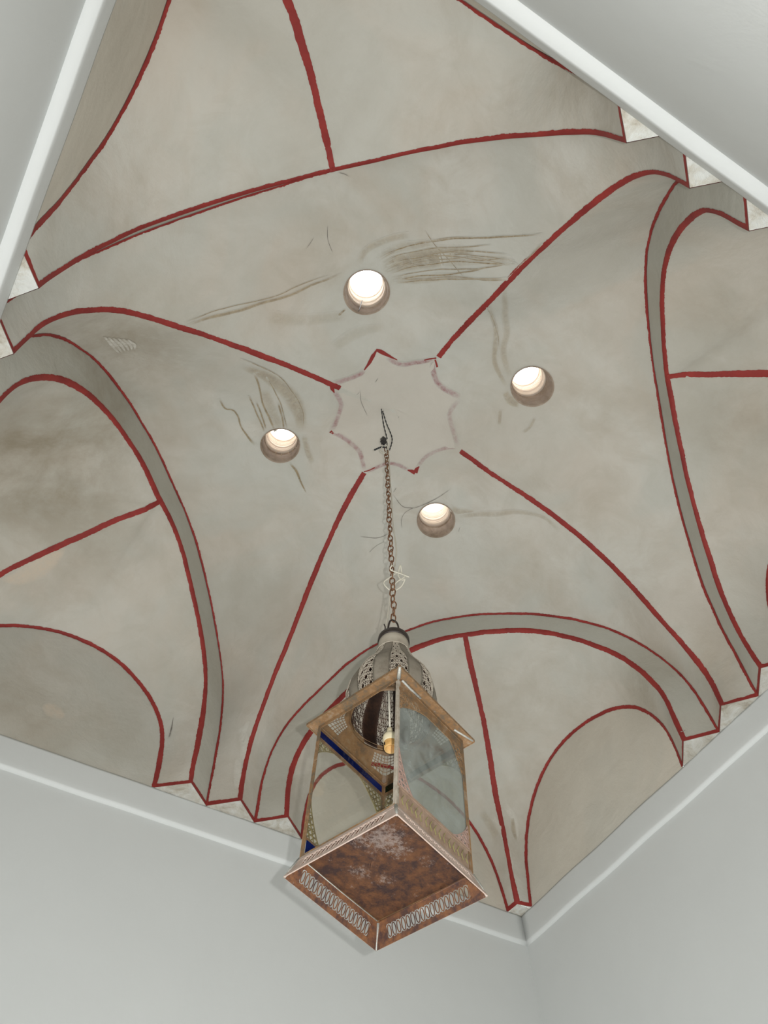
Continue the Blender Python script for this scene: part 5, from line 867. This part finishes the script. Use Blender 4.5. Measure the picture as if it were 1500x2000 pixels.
bm = bmesh.new(); lathe_bm(bm, [(0.0425, ZN+0.052), (0.0455, ZN+0.050), (0.0465, ZN+0.058), (0.0455, ZN+0.072), (0.040, ZN+0.080), (0.012, ZN+0.083)], 40, lambda a, z: 1+0.012*math.sin(a*20), False, True); obm('cap', bm, M_BLK, LAN, True)
ZL = ZT+0.472; zc = ZN+0.080
Lp = [(-0.016, 0.006, zc-0.004), (-0.020, 0.006, zc+0.030), (-0.014, 0.004, ZL-0.006), (-0.001, 0.0, ZL+0.006), (0.012, -0.004, ZL-0.004), (0.017, -0.006, zc+0.030), (0.010, -0.006, zc-0.004)]
tube('hanging_loop', spline(Lp, 6), 0.0029, M_BLK, LAN, 8)
tube('hanging_loop', spline([(-0.030, 0.012, zc-0.002), (-0.026, 0.012, zc+0.034), (-0.034, 0.010, zc+0.040)], 4), 0.0020, M_BLK, LAN, 6)

# ------------------------------------------------------------------ chain, wires, cable, lamp holder
TOP = W((-0.0356, 0.0065, 0.351)); BOT = LAN.matrix_world @ Vector((-0.001, 0.0, ZL+0.003))
CH = empty('chain', 'long rusty iron link chain holding the lantern', 'chain', TOP)
pitch = 0.0315; n = int((TOP-BOT).length/pitch); dv = (BOT-TOP)/n; pitch = dv.length
def link_mesh():
    P = []
    for k in range(20):
        a = 2*PI*k/20; P.append(Vector((0.0082*math.cos(a), 0, 0.0115*math.sin(a)+(0.0085 if math.sin(a) > 0 else -0.0085 if math.sin(a) < 0 else 0))))
    bm = bmesh.new(); tube_bm(bm, P, 0.0021, 6, True); me = bpy.data.meshes.new('link'); bm.to_mesh(me); bm.free(); me.materials.append(M_CHAIN)
    me.polygons.foreach_set('use_smooth', [True]*len(me.polygons)); return me
LME = link_mesh(); up = (-dv).normalized(); q0 = up.to_track_quat('Z', 'Y')
for k in range(n):
    o = bpy.data.objects.new('link', LME); C.objects.link(o); o.parent = CH
    ang = (0.35 if k % 2 else 0.35+PI/2) + 0.25*math.sin(k*2.3)
    o.matrix_local = Matrix.Translation(dv*(k+0.5) + Vector((0.0012*math.sin(k*1.7), 0.0012*math.cos(k*2.1), 0))) @ q0.to_matrix().to_4x4() @ Matrix.Rotation(ang, 4, 'Z') @ Matrix.Rotation(0.12*math.sin(k*3.1), 4, 'Y')
apex = BVH.ray_cast(Vector((TOP.x, TOP.y+0.004, ZS+0.8)), Vector((0, 0, 1)))[0]
def twisted(name, P, r, parent=None):
    P = spline(P, 14); bm = bmesh.new(); fr = frames(P)
    for ph in (0, PI): tube_bm(bm, [P[i]+fr[i][0]*r*math.cos(i*0.9+ph)+fr[i][1]*r*math.sin(i*0.9+ph) for i in range(len(P))], r, 5)
    return obm(name, bm, M_WIRE, parent, True)
R_ = CR @ Vector((1, 0, 0))
hw_ = empty('suspension_wire', 'dark twisted wire pair fixed in the star centre, carrying the chain', 'wire', apex)
w1 = twisted('wire_strand', [apex+Vector((0, 0, 0.01)), apex.lerp(TOP, 0.35)+R_*0.012, apex.lerp(TOP, 0.75)+R_*0.030, TOP+R_*0.014+Vector((0, 0, -0.02))], 0.0016); 
w2 = twisted('wire_strand', [apex+Vector((-0.012, -0.008, 0.01)), apex.lerp(TOP, 0.4)-R_*0.001, apex.lerp(TOP, 0.8)+R_*0.008, TOP+Vector((0, 0, 0.0))], 0.0016)
w3 = twisted('wire_strand', [(-0.1250, 0.0428, 4.5929), (-0.1051, 0.0200, 4.6000), (-0.0901, 0.0123, 4.6000)], 0.0022)
for w_ in (w1, w2, w3):
    w_.data.transform(Matrix.Translation(-apex)); w_.parent = hw_
# crumpled black tape and pale cable wrap at the knot
bm = bmesh.new(); bmesh.ops.create_icosphere(bm, subdivisions=3, radius=0.016)
for v in bm.verts:
    d = v.co.normalized(); v.co = Vector((v.co.x*0.8, v.co.y*0.8, v.co.z*2.2))*(1+0.35*noise.noise(d*2.3)); v.co += Vector((-0.1022, 0.0018, 4.632))-apex
obm('insulating_tape', bm, M_TAPE, hw_, False)['label'] = 'crumpled black tape'
CB = empty('power_cable', 'thin white cable running down the chain with a crossed tangle halfway', 'cable', TOP)
cab1 = [(-0.0934, -0.0143, 4.6298), (-0.0789, 0.0043, 4.6061), (-0.0867, 0.0199, 4.5616), (-0.1019, 0.0269, 4.5832), (-0.0980, 0.0060, 4.6100), (-0.0800, 0.0060, 4.6000), (-0.0740, 0.0127, 4.5623), (-0.0762, 0.0136, 4.3500), (-0.0800, 0.0106, 4.1435), (-0.0822, 0.0123, 3.9587), (-0.0791, 0.0105, 3.8734), (-0.0793, 0.0103, 3.7920), (-0.0861, 0.0155, 3.7151)]
tang = [(-0.0978, 0.0048, 3.6900), (-0.1115, -0.0022, 3.6730), (-0.1087, 0.0095, 3.6664), (-0.0780, 0.0029, 3.6594), (-0.0489, -0.0059, 3.6486), (-0.0652, 0.0070, 3.6678), (-0.0803, -0.0073, 3.6920), (-0.0785, 0.0117, 3.6584), (-0.0657, 0.0092, 3.6383), (-0.0609, 0.0012, 3.6376), (-0.0651, 0.0219, 3.6173), (-0.0862, 0.0394, 3.6018), (-0.1080, 0.0408, 3.6083), (-0.1182, 0.0386, 3.6267), (-0.1034, 0.0233, 3.6439), (-0.0795, 0.0089, 3.6716), (-0.0608, 0.0027, 3.6538), (-0.0778, 0.0214, 3.6364), (-0.0932, 0.0370, 3.6053), (-0.1055, 0.0278, 3.5450)]
neck_in = LAN.matrix_world @ Vector((-0.022, 0.010, zc+0.001)); capside = LAN.matrix_world @ Vector((-0.024, 0.012, zc+0.03))
cab2 = [(-0.1055, 0.0278, 3.5450), (-0.1120, 0.0313, 3.4791), tuple(capside), tuple(neck_in), tuple(LAN.matrix_world @ Vector((-0.020, 0.008, zc-0.05)))]
HEAD = LAN.matrix_world @ Vector((-0.020, 0.008, zc-0.05))
SOC = Vector((HEAD.x-0.004, HEAD.y+0.002, (LAN.matrix_world @ Vector((0, 0, 0.425))).z))
allc = cab1+tang+cab2[1:]
oc = tube('cable_run', [p-TOP for p in spline(allc, 6)], 0.0023, M_CAB, CB, 6)
LH = empty('lamp_holder', 'cream bulb holder without a bulb, scorched at its mouth, hanging inside the lantern', 'lamp holder', SOC)
zz = SOC.z
tube('drop_cord', [HEAD-SOC+Vector((0, 0, 0.0)), (HEAD-SOC)*0.5+Vector((0.001, 0, 0)), Vector((0, 0, 0.02))], 0.0025, M_CAB, LH, 6)
bm = bmesh.new(); lathe_bm(bm, [(0.004, 0.034), (0.0075, 0.030), (0.0085, 0.018), (0.0085, 0.014), (0.013, 0.012), (0.0175, 0.007), (0.0195, 0.0), (0.0195, -0.008), (0.018, -0.012), (0.018, -0.014), (0.0165, -0.016)], 28, None, True); obm('holder_shell', bm, M_SOCK, LH, True)
bm = bmesh.new(); lathe_bm(bm, [(0.0165, -0.014), (0.0172, -0.020), (0.0168, -0.034), (0.0155, -0.037), (0.0135, -0.036), (0.0130, -0.020), (0.002, -0.019)], 28, None, False, True); obm('holder_mouth', bm, M_SOCK2, LH, True)['label'] = 'scorched yellow mouth ring'
bm = bmesh.new(); box_bm(bm, (-0.0185, -0.0015, -0.030), (-0.0160, 0.0015, -0.022)); obm('bayonet_slot', bm, M_TAPE, LH)
